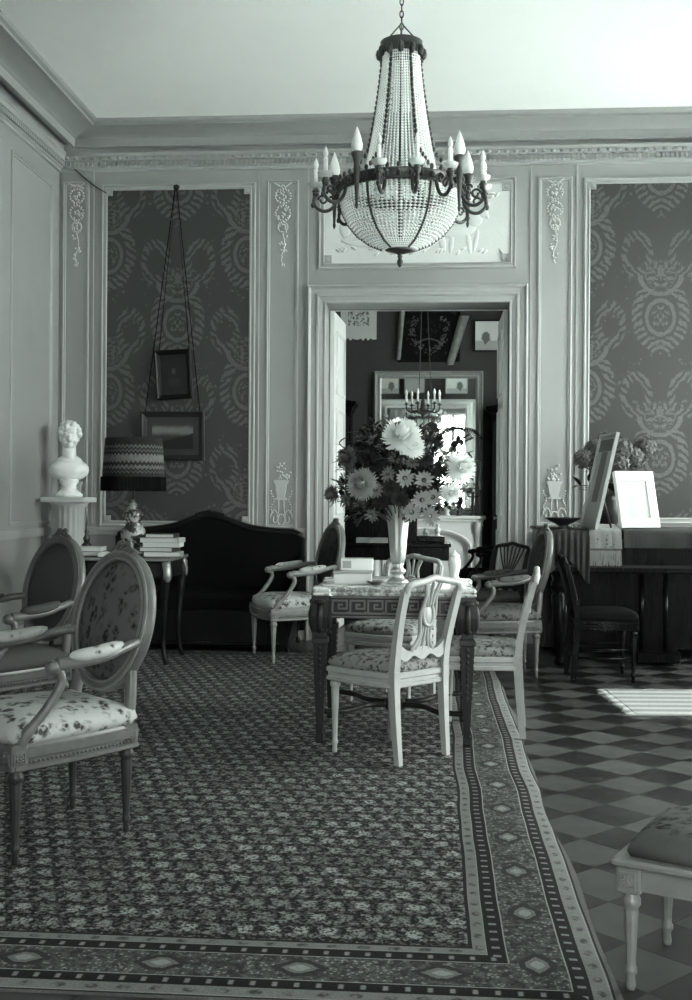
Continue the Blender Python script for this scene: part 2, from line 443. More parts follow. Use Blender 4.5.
wall_back = mb.build('wall_back', MAT['wall'], kind='structure')
mb = MB(); with_openings_y(mb, Y2 - 0.02, Y2, (XL - 0.3, XR + 0.3), (-0.05, ZT), [(DX0, DX1, -0.05, DZ)])
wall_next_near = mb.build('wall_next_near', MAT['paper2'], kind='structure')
mb = MB(); mb.box(XL - 0.3, XL, YF - 0.3, YB, -0.05, ZT); wall_left = mb.build('wall_left', MAT['wall'], kind='structure')
mb = MB(); with_openings_x(mb, XR, XR + 0.3, (YF - 0.3, YB), (-0.05, ZT), [(a, b) + WIN_Z for a, b in WINDOWS_RIGHT])
wall_right = mb.build('wall_right', MAT['wall'], kind='structure')
mb = MB(); with_openings_y(mb, YF - 0.3, YF, (XL, XR), (-0.05, ZT), [(a, b) + WIN_Z for a, b in REAR_WIN])
wall_rear = mb.build('wall_rear', MAT['wall'], kind='structure')
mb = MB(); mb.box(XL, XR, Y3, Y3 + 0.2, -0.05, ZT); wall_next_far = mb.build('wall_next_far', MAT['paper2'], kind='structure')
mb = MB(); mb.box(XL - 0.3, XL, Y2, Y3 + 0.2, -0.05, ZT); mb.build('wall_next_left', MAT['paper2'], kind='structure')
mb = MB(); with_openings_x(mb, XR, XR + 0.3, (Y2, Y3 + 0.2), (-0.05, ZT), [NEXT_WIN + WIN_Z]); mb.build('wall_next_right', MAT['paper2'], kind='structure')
mb = MB(); mb.box(XL - 0.3, XR + 0.3, YF - 0.3, Y3 + 0.2, ZCEIL, ZCEIL + 0.15); ceiling = mb.build('ceiling', MAT['ceiling'], kind='structure')

mb = MB(); mb.box(XR + 0.3, 60, -60, 60, -1.0, -0.7); mb.box(-60, XR + 0.3, -60, YF - 0.3, -1.0, -0.7)
mb.build('bounce_ground', plain('pale_bounce', .55, .9, var=.1, scale=3), kind='structure')  # unseen ground, added to bounce sunlight up to the ceiling
# windows (frames with glazing bars and panes)
def window(n, along, a, b, wallpos, sgn):
    mb = MB(); z0, z1 = WIN_Z; t = 0.07
    def bar(u0, u1, za, zb, d=0.05):
        p = wallpos + sgn * 0.15
        if along == 'y': mb.box(p - d/2, p + d/2, u0, u1, za, zb)
        else: mb.box(u0, u1, p - d/2, p + d/2, za, zb)
    bar(a, b, z0, z0 + t); bar(a, b, z1 - t, z1); bar(a, a + t, z0 + t, z1 - t); bar(b - t, b, z0 + t, z1 - t)
    mid = (a + b) / 2; bar(mid - 0.05, mid + 0.05, z0 + t, z1 - t)
    zs = [z0 + t + (z1 - z0 - 2*t) * k / 4 for k in range(5)]
    for z in zs[1:-1]: bar(a + t, b - t, z - 0.02, z + 0.02, 0.04)
    w = mb.build('window_%d' % n, MAT['door'], kind='structure')
    for k in range(4):
        for u0, u1 in ((a + t, mid - 0.05), (mid + 0.05, b - t)):
            mb = MB(); p = wallpos + sgn * 0.15; za, zb = zs[k] + 0.02, zs[k+1] - 0.02
            if along == 'y': mb.box(p - 0.002, p + 0.002, u0, u1, za, zb)
            else: mb.box(u0, u1, p - 0.002, p + 0.002, za, zb)
            mb.build('pane', MAT['pane'], w)
i = 1
for a, b in WINDOWS_RIGHT: window(i, 'y', a, b, XR, 1); i += 1
for a, b in REAR_WIN: window(i, 'x', a, b, YF, -1); i += 1
window(i, 'y', NEXT_WIN[0], NEXT_WIN[1], XR, 1)

# cornice: overhanging ledge, cove and ceiling border
zl = WZ(346, 150)
mb = MB(); mb.ring(XL, XR, YF, YB, [(0.0, zl + 0.075), (0.165, zl + 0.075), (0.165, zl + 0.004), (0.20, zl + 0.004), (0.20, zl + 0.035), (0.205, zl + 0.07)] +
   [(0.42 - 0.20 * math.cos(t * PI / 2 / 8) ** 1.0, zl + 0.07 + (ZCEIL - 0.05 - zl - 0.07) * math.sin(t * PI / 2 / 8)) for t in range(1, 9)] +
   [(0.44, ZCEIL - 0.05), (0.44, ZCEIL - 0.03), (0.47, ZCEIL - 0.022), (0.48, ZCEIL - 0.0)])
mb.build('trim_1', MAT['cove'], kind='structure')
mb = MB(); zd = WZ(346, 166)
prof = [(0, zd - 0.02), (0.02, zd - 0.015), (0.02, zd + 0.005), (0.045, zd + 0.012), (0.045, zd + 0.055), (0.075, zd + 0.06), (0.075, zd + 0.10), (0.09, zl - 0.02), (0.09, zl - 0.005), (0.06, zl), (0.06, zl + 0.075)]
mb.ring(XL, XR, YF, YB, prof); cornice = mb.build('trim_2', MAT['mould'], kind='structure')
mb = MB(); n = 160
for k in range(n):
    x = XL + 0.05 + (XR - XL - 0.1) * (k + 0.5) / n
    mb.box(x - 0.011, x + 0.011, YB - 0.072, YB - 0.04, zd + 0.014, zd + 0.053)
for k in range(n // 2):
    x = XL + 0.05 + (XR - XL - 0.1) * (k + 0.5) / (n / 2)
    mb.ell((x, YB - 0.078, zd + 0.082), (0.024, 0.014, 0.016), 6, 4)
for k in range(40):
    y = YB - 0.1 - 0.04 * k
    mb.box(XL + 0.04, XL + 0.072, y - 0.011, y + 0.011, zd + 0.014, zd + 0.053)
mb.build('dentil_band', MAT['mould'], cornice, kind='stuff')

# ---- panelling of the far wall
MP = [(0, 0), (0.0, 0.022), (0.012, 0.026), (0.02, 0.014), (0.034, 0.014), (0.042, 0.022), (0.052, 0.018), (0.056, 0)]
TP = [(0, 0), (0, 0.014), (0.012, 0.018), (0.018, 0.010), (0.028, 0.010), (0.032, 0)]
def moulding(name, px0, py0, px1, py1, prof, m=MAT['mould']):
    a, b = wp(px0, (py0+py1)/2, YB), wp(px1, (py0+py1)/2, YB)
    zt, zb = WZ((px0+px1)/2, py0), WZ((px0+px1)/2, py1)
    mb = MB(); mb.frame(a.x, b.x, zb, zt, prof, YB); mb.build(name, m, wall_back); return a.x, b.x, zb, zt
def rosette(mb, x, z, w=0.05):
    mb.cbox(x - w/2, x + w/2, YB - 0.026, YB, z - w/2, z + w/2, 0.004)
    mb.frame(x - w/2, x + w/2, z - w/2, z + w/2, [(0, 0.02), (0, 0.032), (0.008, 0.032), (0.01, 0.02)], YB)
    for k in range(6): mb.ell((x + 0.011*math.cos(k*PI/3), YB - 0.028, z + 0.011*math.sin(k*PI/3)), (0.007, 0.006, 0.007), 6, 4)
    mb.ell((x, YB - 0.03, z), 0.006, 6, 4)
def damask_panel(px0, py0, px1, py1):
    x0, x1, z0, z1 = moulding('panel_moulding', px0, py0, px1, py1, MP)
    c = ((x0+x1)/2, YB - 0.004, (z0+z1)/2); w, h = (x1-x0)/2 - 0.05, (z1-z0)/2 - 0.05
    mb = MB(); mb.box(-w, w, -0.004, 0.004, -h, h); mb.build('damask_panel', MAT['damask'], wall_back, loc=c)
    for sx in (x0 + 0.075, x1 - 0.075):
        for sz in (z0 + 0.075, z1 - 0.075):
            mb = MB(); rosette(mb, sx, sz); mb.build('corner_rosette', MAT['mould'], wall_back)
damask_panel(101, 184, 255, 527)
damask_panel(583, 177, 738, 524)
for p in ((62, 182, 88.5, 527), (266, 180.5, 298, 528), (537, 177, 571.5, 526), (752, 174, 781, 524)): moulding('pilaster_moulding', *p, TP)
x0, x1, z0, z1 = moulding('overdoor_moulding', 318.5, 178.5, 516, 269, MP)
for sx in (x0 + 0.085, x1 - 0.085):
    for sz in (z0 + 0.085, z1 - 0.085):
        mb = MB(); rosette(mb, sx, sz, 0.07); mb.build('corner_rosette', MAT['mould'], wall_back)
mb = MB(); mb.box(x0 + 0.05, x1 - 0.05, YB - 0.008, YB, z0 + 0.05, z1 - 0.05); mb.build('overdoor_panel', MAT['whiterelief'], wall_back)
# low relief: reclining figures with an animal and foliage
mb = MB(); ox = (x0 + x1) / 2; oz = (z0 + z1) / 2; rr = random.Random(3)
def rel(x, z, a, b, ang=0, d=0.02):
    mb.ell((ox + x, YB - 0.008, oz + z), (a, d, b), 12, 8, Matrix.Rotation(-ang, 3, 'Y'))
for px, pz, a, b, ang, d in ((.35,-.06,.17,.065,.15,.03),(.50,.02,.07,.06,.7,.03),(.57,.09,.045,.05,0,.03),(.60,.06,.02,.03,.5,.02),(.22,-.16,.03,.09,.2,.02),(.30,-.17,.022,.09,-.1,.02),(.45,-.17,.022,.10,.15,.02),(.51,-.15,.02,.10,-.2,.02),(.17,-.02,.05,.015,.8,.015),(.61,.14,.01,.04,-.5,.015),
        (-.38,-.07,.16,.06,-.2,.03),(-.25,.02,.07,.09,.3,.03),(-.22,.14,.045,.05,0,.03),(-.52,-.12,.14,.03,.2,.02),(-.48,-.17,.15,.03,-.1,.02),(-.16,-.02,.09,.02,-.5,.02),(-.62,-.02,.05,.10,0,.02),(-.66,.12,.06,.05,0,.02),(.02,-.10,.12,.07,0,.02)):
    rel(px, pz, a, b, ang, d * .38)
for k in range(40): rel(rr.uniform(-.74, .74), rr.choice((-.24, -.21, .2, .23)) + rr.uniform(-.02, .02), .03, .014, rr.uniform(-1, 1), .012)
mb.build('relief_figures', MAT['whiterelief'], wall_back)

def garland(px, py0, py1, wpx, seed):
    c = wp(px, py0, YB); x, zt = c.x, c.z; zb = WZ(px, py1); H = zt - zb; w = wpx / 115.5 / 2
    r = random.Random(seed); mb = MB(); y = YB - 0.006
    def blob(u, t, a, b, ang=0): mb.ell((x + u*w, y, zt - t*H), (a, 0.012, b), 6, 4, Matrix.Rotation(ang, 3, 'Y'))
    mb.tube(bez([(x - w, y-.006, zt), (x - .3*w, y-.008, zt - .05*H), (x, y-.01, zt - .03*H), (x + .3*w, y-.008, zt - .05*H), (x + w, y-.006, zt)], 5), 0.006, 5)
    for (tc, rw, rh) in ((0.16, 0.85, 0.085), (0.36, 0.8, 0.09), (0.53, .55, .06)):
        for k in range(16):
            a = 2*PI*k/16; blob(rw*math.cos(a), tc + rh*math.sin(a), 0.014, 0.008, r.uniform(0, 3))
        for k in range(4): blob(r.uniform(-.3, .3), tc + r.uniform(-.04, .04), 0.014, 0.012)
    for k in range(46):
        t = r.random(); wd = (0.9 - 0.55*t) * (0.6 + 0.4*abs(math.sin(t*13)))
        blob(r.uniform(-1, 1)*wd, t, r.uniform(.009, .02), r.uniform(.006, .01), r.uniform(0, 3))
    mb.tube(bez([(x, y, zt - .6*H), (x + .25*w, y, zt - .75*H), (x - .15*w, y, zt - .88*H), (x + .05*w, y, zt - H)], 5), 0.006, 5)
    mb.build('garland_relief', MAT['relief'], wall_back)
def urn_relief(px, py0, py1, wpx, seed):
    c = wp(px, py1, YB); x, zb = c.x, c.z; H = WZ(px, py0) - zb; w = wpx / 115.5 / 2
    r = random.Random(seed); mb = MB(); y = YB - 0.004
    def blob(u, t, a, b, ang=0, d=.012): mb.ell((x + u*w, y, zb + t*H), (a, d, b), 6, 4, Matrix.Rotation(ang, 3, 'Y'))
    prof = [(-.62,.74),(.62,.74),(.60,.70),(.48,.68),(.42,.58),(.30,.48),(.5,.46),(.5,.44),(-.5,.44),(-.5,.46),(-.30,.48),(-.42,.58),(-.48,.68),(-.60,.70)]
    mb.prism([(x + u*w, zb + t*H) for u, t in reversed(prof)], 'y', YB - 0.02, YB)
    for k in range(22): blob(r.gauss(0, .3), .76 + abs(r.gauss(0, .1)), .014, .010, r.uniform(0, 3))
    mb.tube([(x - .2*w, y, zb + .44*H), (x - .25*w, y, zb + .22*H)], .006, 5); mb.tube([(x + .2*w, y, zb + .44*H), (x + .25*w, y, zb + .22*H)], .006, 5)
    mb.tube([(x - .3*w, y, zb + .22*H), (x + .3*w, y, zb + .22*H)], .006, 5)
    for s in (-1, 1):
        pts = [(x + s*w*(0.55 + .38*math.cos(a) * (1 - a/9)), y, zb + H*(.16 + .15*math.sin(a) * (1 - a/9))) for a in [k*.45 for k in range(17)]]
        mb.tube(pts, 0.007, 5)
        for k in range(9): blob(s*(.75 + .12*math.sin(k)), .25 + k*.04, .011, .007, k)
        mb.tube(bez([(x, y, zb + .02*H), (x + s*.3*w, y, zb + .12*H), (x + s*.15*w, y, zb + .22*H)], 6), .007, 5)
    mb.build('urn_relief', MAT['relief'], wall_back)
garland(77, 183, 267, 17, 1); garland(283, 183, 267, 18, 2); garland(555, 179, 263, 18, 3); garland(767, 176, 260, 17, 4)
urn_relief(281, 463, 529, 24, 5); urn_relief(554, 466, 525, 25, 6); urn_relief(76, 465, 529, 22, 7)
# vertical joints, dado rail, baseboards
mb = MB()
for px in (93.5, 259, 308, 531, 577):
    x = WX(px, 240); mb.box(x - 0.006, x + 0.006, YB - 0.012, YB, 1.0, zd - 0.02)
mb.build('panel_bead', MAT['mould'], wall_back)
CP = [(0, 0), (0, 0.05), (0.018, 0.06), (0.035, 0.05), (0.045, 0.035), (0.10, 0.03), (0.11, 0.045), (0.13, 0.045), (0.14, 0.03), (0.185, 0.022), (0.20, 0.03), (0.212, 0.03), (0.215, 0)]
casx0, casx1, casz = WX(307, 420), WX(527, 420), WZ(417, 285)
def casing(mb, x0, x1, z1, prof, y, s=1):
    loops = [[(x0 + d, y - s*h, 0), (x0 + d, y - s*h, z1 - d), (x1 - d, y - s*h, z1 - d), (x1 - d, y - s*h, 0)] for d, h in prof]
    vs = [p for l in loops for p in l]; fs = []
    for k in range(len(loops) - 1):
        for i in range(3): fs.append((k*4+i, k*4+i+1, (k+1)*4+i+1, (k+1)*4+i))
    mb.add(vs, fs)
k_ = (DX0 - casx0) / 0.215
mb = MB(); casing(mb, casx0, casx1, casz, [(d*k_, h) for d, h in CP], YB); mb.build('trim_3', MAT['mould'], kind='structure')
mb = MB(); casing(mb, casx0, casx1, casz, [(d*k_, h) for d, h in CP], Y2, -1); mb.build('trim_4', MAT['door'], kind='structure')
mb = MB()
for a, b in ((XL, casx0), (casx1, XR)):
    mb.box(a, b, YB - 0.03, YB, 0.90, 0.94); mb.box(a, b, YB - 0.05, YB, 0.94, 0.965)
mb.build('trim_5', MAT['mould'], kind='structure')
mb = MB()
for a, b in ((XL, casx0), (casx1, XR)): mb.box(a, b, YB - 0.03, YB, 0, 0.2); mb.box(a, b, YB - 0.02, YB, 0.2, 0.23)
mb.build('baseboard_back', MAT['mould'], kind='structure')
mb = MB(); mb.box(XL, XL + 0.03, YF, YB - 0.03, 0, 0.2); mb.box(XL, XL + 0.03, YF, YB - 0.05, 0.9, 0.965); mb.build('baseboard_left', MAT['mould'], kind='structure')
def side_moulding(y0, y1, z0, z1, prof):
    mb = MB(); mb.M = Matrix(((0, -1, 0, XL), (-1, 0, 0, 0), (0, 0, 1, 0), (0, 0, 0, 1))); mb.frame(-y1, -y0, z0, z1, prof, 0)
    mb.build('side_panel_moulding', MAT['mould'], wall_left)
side_moulding(8.55, 9.5, 1.0, 3.95, TP)
for y0_, y1_ in ((6.35, 8.3), (4.15, 6.1), (1.95, 3.9), (-0.9, 1.7)):  # unseen damask on left, rear and right walls, added to cut bounced light
    side_moulding(y0_, y1_, 1.0, 3.95, MP); mb = MB(); w_ = (y1_ - y0_) / 2 - .05; mb.box(-w_, w_, -.004, .004, -1.42, 1.42)
    mb.build('damask_panel', MAT['damask'], wall_left, loc=(XL + .004, (y0_ + y1_) / 2, 2.475), rot=(0, 0, PI / 2))
for x0_, x1_ in ((-3.0, -1.3), (1.95, 2.9)):
    mb = MB(); w_ = (x1_ - x0_) / 2; mb.box(-w_, w_, -.004, .004, -1.42, 1.42); mb.build('damask_panel', MAT['damask'], wall_rear, loc=((x0_ + x1_) / 2, YF + .004, 2.475))
for y0_, y1_ in ((-1.2, 1.7), (3.1, 4.75), (6.35, 7.75)):
    mb = MB(); w_ = (y1_ - y0_) / 2; mb.box(-w_, w_, -.004, .004, -1.42, 1.42); mb.build('damask_panel', MAT['damask'], wall_right, loc=(XR - .004, (y0_ + y1_) / 2, 2.475), rot=(0, 0, PI / 2))

# door leaves folded back into the next room
def door_leaf(n, x, s):
    o = bpy.data.objects.new('door_%d' % n, None); col.objects.link(o); o['kind'] = 'structure'; o.location = (x, Y2 - 0.06, 0)
    W_ = 0.76
    mb = MB(); mb.cbox(-0.022, 0.022, 0, W_, 0.01, DZ - 0.02, 0.004); mb.build('leaf', MAT['door'], o)
    for z0, z1 in ((0.2, 0.95), (1.08, 2.05), (2.18, DZ - 0.18)):
        for f in (-1, 1):
            mb = MB(); mb.M = Matrix(((0, -f, 0, 0.022*f), (f if True else 0, 0, 0, 0), (0, 0, 1, 0), (0, 0, 0, 1)))
            if f == 1: mb.frame(0.11, W_ - 0.11, z0, z1, TP, 0)
            else: mb.frame(-W_ + 0.11, -0.11, z0, z1, TP, 0)
            mb.build('panel_moulding', MAT['door'], o)
    mb = MB(); mb.lathe([(0.0, 0), (0.014, 0.0), (0.008, 0.01), (0.008, 0.02), (0.016, 0.025), (0.016, 0.035), (0.0, 0.04)], 12)
    k = mb.build('knob', MAT['gilt'], o, loc=(-0.022*s*-1, W_ - 0.06, 1.05), rot=(0, PI/2*s, 0))
    return o
door_leaf(1, DX0 + 0.028, 1).rotation_euler = (0, 0, -math.radians(3.2)); door_leaf(2, DX1 - 0.028, -1)

# ================================================================== FLOOR
mb = MB(); mb.box(XL - 0.3, XR + 0.3, YF - 0.3, Y3 + 0.2, -0.12, -0.012); floor = mb.build('floor', MAT['darkwood'], kind='structure')
DG = 0.322; hd = DG / 2 - 0.0004
def tile_mesh(name, m):
    mb = MB(); b = 0.0005
    mb.loft([[(hd, 0, -0.012), (0, hd, -0.012), (-hd, 0, -0.012), (0, -hd, -0.012)], [(hd, 0, -0.002), (0, hd, -0.002), (-hd, 0, -0.002), (0, -hd, -0.002)],
             [(hd - b, 0, 0), (0, hd - b, 0), (-hd + b, 0, 0), (0, -hd + b, 0)]], smooth=False)
    me = mb.mesh(name); me.materials.append(m); return me
tl, td = tile_mesh('light_tile', MAT['tile_light']), tile_mesh('dark_tile', MAT['tile_dark'])
rest = {0: MB(), 1: MB()}; ntile = 0
for i in range(-16, 9):
    for j in range(-22, 30):
        for dk in (0, 1):
            x = 0.72 + i*DG + (0 if dk else DG/2); y = 5.005 + j*DG + (DG/2 if dk else 0)
            if not (XL + 0.16 < x < XR - 0.16 and YF + 0.1 < y < Y3 - 0.1): continue
            if x > 0.42 and 2.45 < y < YB and x < 0.245*y + 0.35:
                o = bpy.data.objects.new('floor_tile', td if dk else tl); col.objects.link(o); o.parent = floor; o.location = (x, y, 0); ntile += 1
            else:
                rest[dk].add([(x+hd, y, 0), (x, y+hd, 0), (x-hd, y, 0), (x, y-hd, 0), (x+hd, y, -0.012), (x, y+hd, -0.012), (x-hd, y, -0.012), (x, y-hd, -0.012)], [(0,1,2,3), (0,4,5,1), (1,5,6,2), (2,6,7,3), (3,7,4,0)])
rest[0].build('light_parquet_field', MAT['tile_light'], floor, kind='stuff'); rest[1].build('dark_parquet_field', MAT['tile_dark'], floor, kind='stuff')

# carpet with a softly wandering edge and thickness
def carpet():
    r = random.Random(4); x0, x1, y0, y1 = CAR['x0'], CAR['x1'], CAR['y0'] - 0.25, CAR['y1']
    nx, ny = 24, 60; mb = MB(); vs = []; fs = []
    for j in range(ny + 1):
        y = lerp(y0, y1, j/ny)
        e = 0.012*math.sin(y*2.1 + 1) + 0.008*math.sin(y*5.3)
        for i in range(nx + 1):
            x = lerp(x0, x1 + e, i/nx)
            vs.append((x, y, 0.011 if 0 < i < nx and 0 < j < ny else 0.006))
    for j in range(ny):
        for i in range(nx):
            a = j*(nx+1)+i; fs.append((a, a+1, a+nx+2, a+nx+1))
    mb.add(vs, fs, True)
    rim = [i for i in range(nx+1)] + [j*(nx+1)+nx for j in range(1, ny+1)] + [ny*(nx+1)+i for i in range(nx-1, -1, -1)] + [j*(nx+1) for j in range(ny-1, 0, -1)]
    n = len(mb.v); mb.v.extend((vs[k][0], vs[k][1], 0.0005) for k in rim); L = len(rim)
    for k in range(L): mb.f.append((rim[k], n+k, n+(k+1)%L, rim[(k+1)%L])); mb.sm.append(False)
    mb.build('carpet', MAT['carpet'], label='large dark patterned carpet with a striped medallion border on the floor', cat='carpet')
carpet()
# ================================================================== CHAIRS
def outline(w0, w1, y0, y1, bow, n=10):
    """closed seat outline: back width w0 at y0, front width w1 at y1, bowed front"""
    pts = []
    for k in range(n): t = k/n; pts.append((lerp(-w1/2, w1/2, t), y1 + bow*(1 - (2*t-1)**2)))
    for k in range(n): t = k/n; pts.append((lerp(w1/2, w0/2, t) + 0.015*math.sin(PI*t), lerp(y1, y0, t)))
    for k in range(n): t = k/n; pts.append((lerp(w0/2, -w0/2, t), y0))
    for k in range(n): t = k/n; pts.append((lerp(-w0/2, -w1/2, t) - 0.015*math.sin(PI*t), lerp(y0, y1, t)))
    return list(reversed(pts))
def oloop(ol, off, z, c=(0, 0)):
    s = 1 - off/0.26
    return [(c[0] + (x-c[0])*s, c[1] + (y-c[1])*s, z) for x, y in ol]
def fluted_leg(h, r0, r1, seg=24):
    mb = MB()
    prof = [(r1*0.8, 0), (r1*0.95, 0.01), (r1*0.8, 0.035), (r1*1.25, 0.045), (r1*1.25, 0.055), (r1*0.95, 0.062), (r1, 0.075), (lerp(r1, r0, .5), h*.55), (r0*0.97, h - 0.05), (r0*0.8, h - 0.045), (r0*1.15, h - 0.035), (r0*1.15, h - 0.02), (r0*0.9, h - 0.012), (r0*1.1, h)]
    mb.lathe(prof, seg, flute=0.22, fz=(0.07, h - 0.049), nfl=seg//3); return mb
def block_with_rosette(parent, x, y, z0, z1, w, m, ang=0.0):
    mb = MB(); mb.cbox(-w/2, w/2, -w/2, w/2, z0, z1, 0.004)
    o = mb.build('corner_block', m, parent, loc=(x, y, 0), rot=(0, 0, ang))
    mb = MB(); zc = (z0+z1)/2; s = min(w, z1-z0)*0.36
    for q in range(4):
        mb.M = Matrix.Rotation(q*PI/2, 4, 'Z')
        mb.frame(-s, s, zc - s, zc + s, [(0, 0), (0, 0.004), (0.006, 0.005), (0.008, 0)], -w/2)
        for k in range(8): mb.ell((s*.5*math.cos(k*PI/4), -w/2 - 0.002, zc + s*.5*math.sin(k*PI/4)), (s*.24, 0.004, s*.24), 6, 4)
        mb.ell((0, -w/2 - 0.003, zc), (s*.25, .005, s*.25), 6, 4)
    mb.M = None
    mb.build('rosette', m, o)
def ellipse_sweep(mb, a, b, prof, n=48):
    """prof = [(radial offset, depth)], ellipse in xz plane"""
    loops = []
    for k in range(n + 1):
        t = 2*PI*k/n; c, s = math.cos(t), math.sin(t); nx, nz = c/a, s/b; l = math.hypot(nx, nz); nx /= l; nz /= l
        loops.append([(a*c + nx*r, d, b*s + nz*r) for r, d in prof])
    mb.loft(loops, True, False, False)
def armchair(name, label, loc, face, frame, up, legs=None, group=None, back_up=None, edge=None):
    t = thing(name, label, 'armchair', loc, facing(*face), group)
    edge = edge or frame; legs = legs or frame; back_up = back_up or up
    ol = outline(0.47, 0.62, -0.27, 0.25, 0.055)
    mb = MB(); mb.loft([oloop(ol, .006, .315), oloop(ol, 0, .32), oloop(ol, 0, .332), oloop(ol, .012, .338), oloop(ol, .012, .352), oloop(ol, .002, .358), oloop(ol, 0, .385), oloop(ol, .010, .392), oloop(ol, .014, .402)], smooth=False)
    rail = mb.build('seat_rail', frame, t)
    mb = MB(); o2 = oloop(ol, 0.002, .345)
    dense = []
    for k in range(len(o2)):
        p, q = Vector(o2[k]), Vector(o2[(k+1) % len(o2)]); n = max(1, int((q-p).length/0.016))
        for i in range(n): dense.append(p.lerp(q, i/n))
    for p in dense: mb.bead(p, 0.0065)
    mb.build('beading', frame, rail)
    mb = MB(); mb.loft([oloop(ol, .016, .40), oloop(ol, .004, .425), oloop(ol, .012, .455), oloop(ol, .05, .478), oloop(ol, .12, .492), oloop(ol, .20, .498)]); mb.build('seat_cushion', up, t)
    for sx in (-1, 1):
        for yy, wx in ((-.235, .205), (.235, .275)):
            fluted_leg(.318, .024, .013).build('leg', legs, t, loc=(sx*wx, yy, 0))
            block_with_rosette(t, sx*wx, yy, .316, .405, .062, frame)
    tilt = math.radians(12); a, b = .240, .247
    Mb = Matrix.Translation((0, -.295, .762)) @ Matrix.Rotation(tilt, 4, 'X')
    mb = MB(); mb.M = Mb
    ellipse_sweep(mb, a, b, [(-.018, .012), (-.012, .022), (-.004, .02), (.002, .028), (.012, .03), (.02, .022), (.026, .012), (.03, -.004), (.024, -.02), (.004, -.026), (-.016, -.02), (-.018, .012)])
    bf = mb.build('back_frame', frame, t)
    for off, dp in ((.020, .024), (-.008, .022)):
        mb = MB(); mb.M = Mb; ellipse_sweep(mb, a, b, [(off + .006*math.cos(q), dp + .006*math.sin(q)) for q in [2*PI*k/6 for k in range(7)]]); mb.build('edge_moulding', edge, bf)
    mb = MB(); mb.M = Mb
    for k in range(7): mb.ell(((k-3)*.022, .01, b + .028 - abs(k-3)*.004), (.018, .02, .016 + .006*(k % 2)), 8, 6)
    for s in (-1, 1): mb.tube(bez([(0, .012, b + .05), (s*.03, .012, b + .055), (s*.05, .012, b + .035), (s*.085, .012, b + .018)], 5), [.012]*8 + [.010]*8, 6)
    mb.build('crest_carving', frame, bf)
    mb = MB(); mb.M = Mb; N = 40
    def el(s, d): return [(a*s*math.cos(2*PI*k/N), d, b*s*math.sin(2*PI*k/N)) for k in range(N)]
    mb.loft([el(.6, -.016), el(.93, -.014), el(.94, .008), el(.88, .024), el(.7, .038), el(.4, .046), el(.15, .048)]); mb.build('back_upholstery', back_up, t)
    for s in (-1, 1):
        zz = -b*math.sqrt(1 - (.19/a)**2)
        top = Mb @ Vector((s*.19, 0, zz - .01))
        mb = MB(); mb.tube(bez([(s*.205, -.235, .40), (s*.204, -.250, .48), (top.x, top.y, top.z)], 5), .023, 8); mb.build('stile', frame, t)
        p0 = Mb @ Vector((s*a*.985, 0.02, -.06))
        path = bez([p0, (s*.275, -.20, .700), (s*.305, -.08, .675), (s*.31, .04, .665), (s*.305, .10, .662)], 6)
        mb = MB(); mb.tube(path, [.018]*10 + [.021]*10 + [.024]*(len(path)-20), 8); mb.ell((s*.305, .115, .655), (.026, .03, .026), 10, 6)
        arm = mb.build('armrest', frame, t)
        mb = MB(); seg = path[8:20]
        mb.tube([p + Vector((0, 0, .022)) for p in seg], [.010, .022, .028, .031, .032, .032, .032, .032, .031, .029, .022, .010], 10, flat=.75); mb.build('arm_pad', up, arm)
        mb = MB(); mb.tube(bez([(s*.285, .225, .395), (s*.295, .205, .44), (s*.305, .135, .52), (s*.308, .085, .60), (s*.305, .10, .655)], 6), [.022]*8 + [.017]*12 + [.018]*5, 8); mb.build('arm_support', frame, t)
    return t
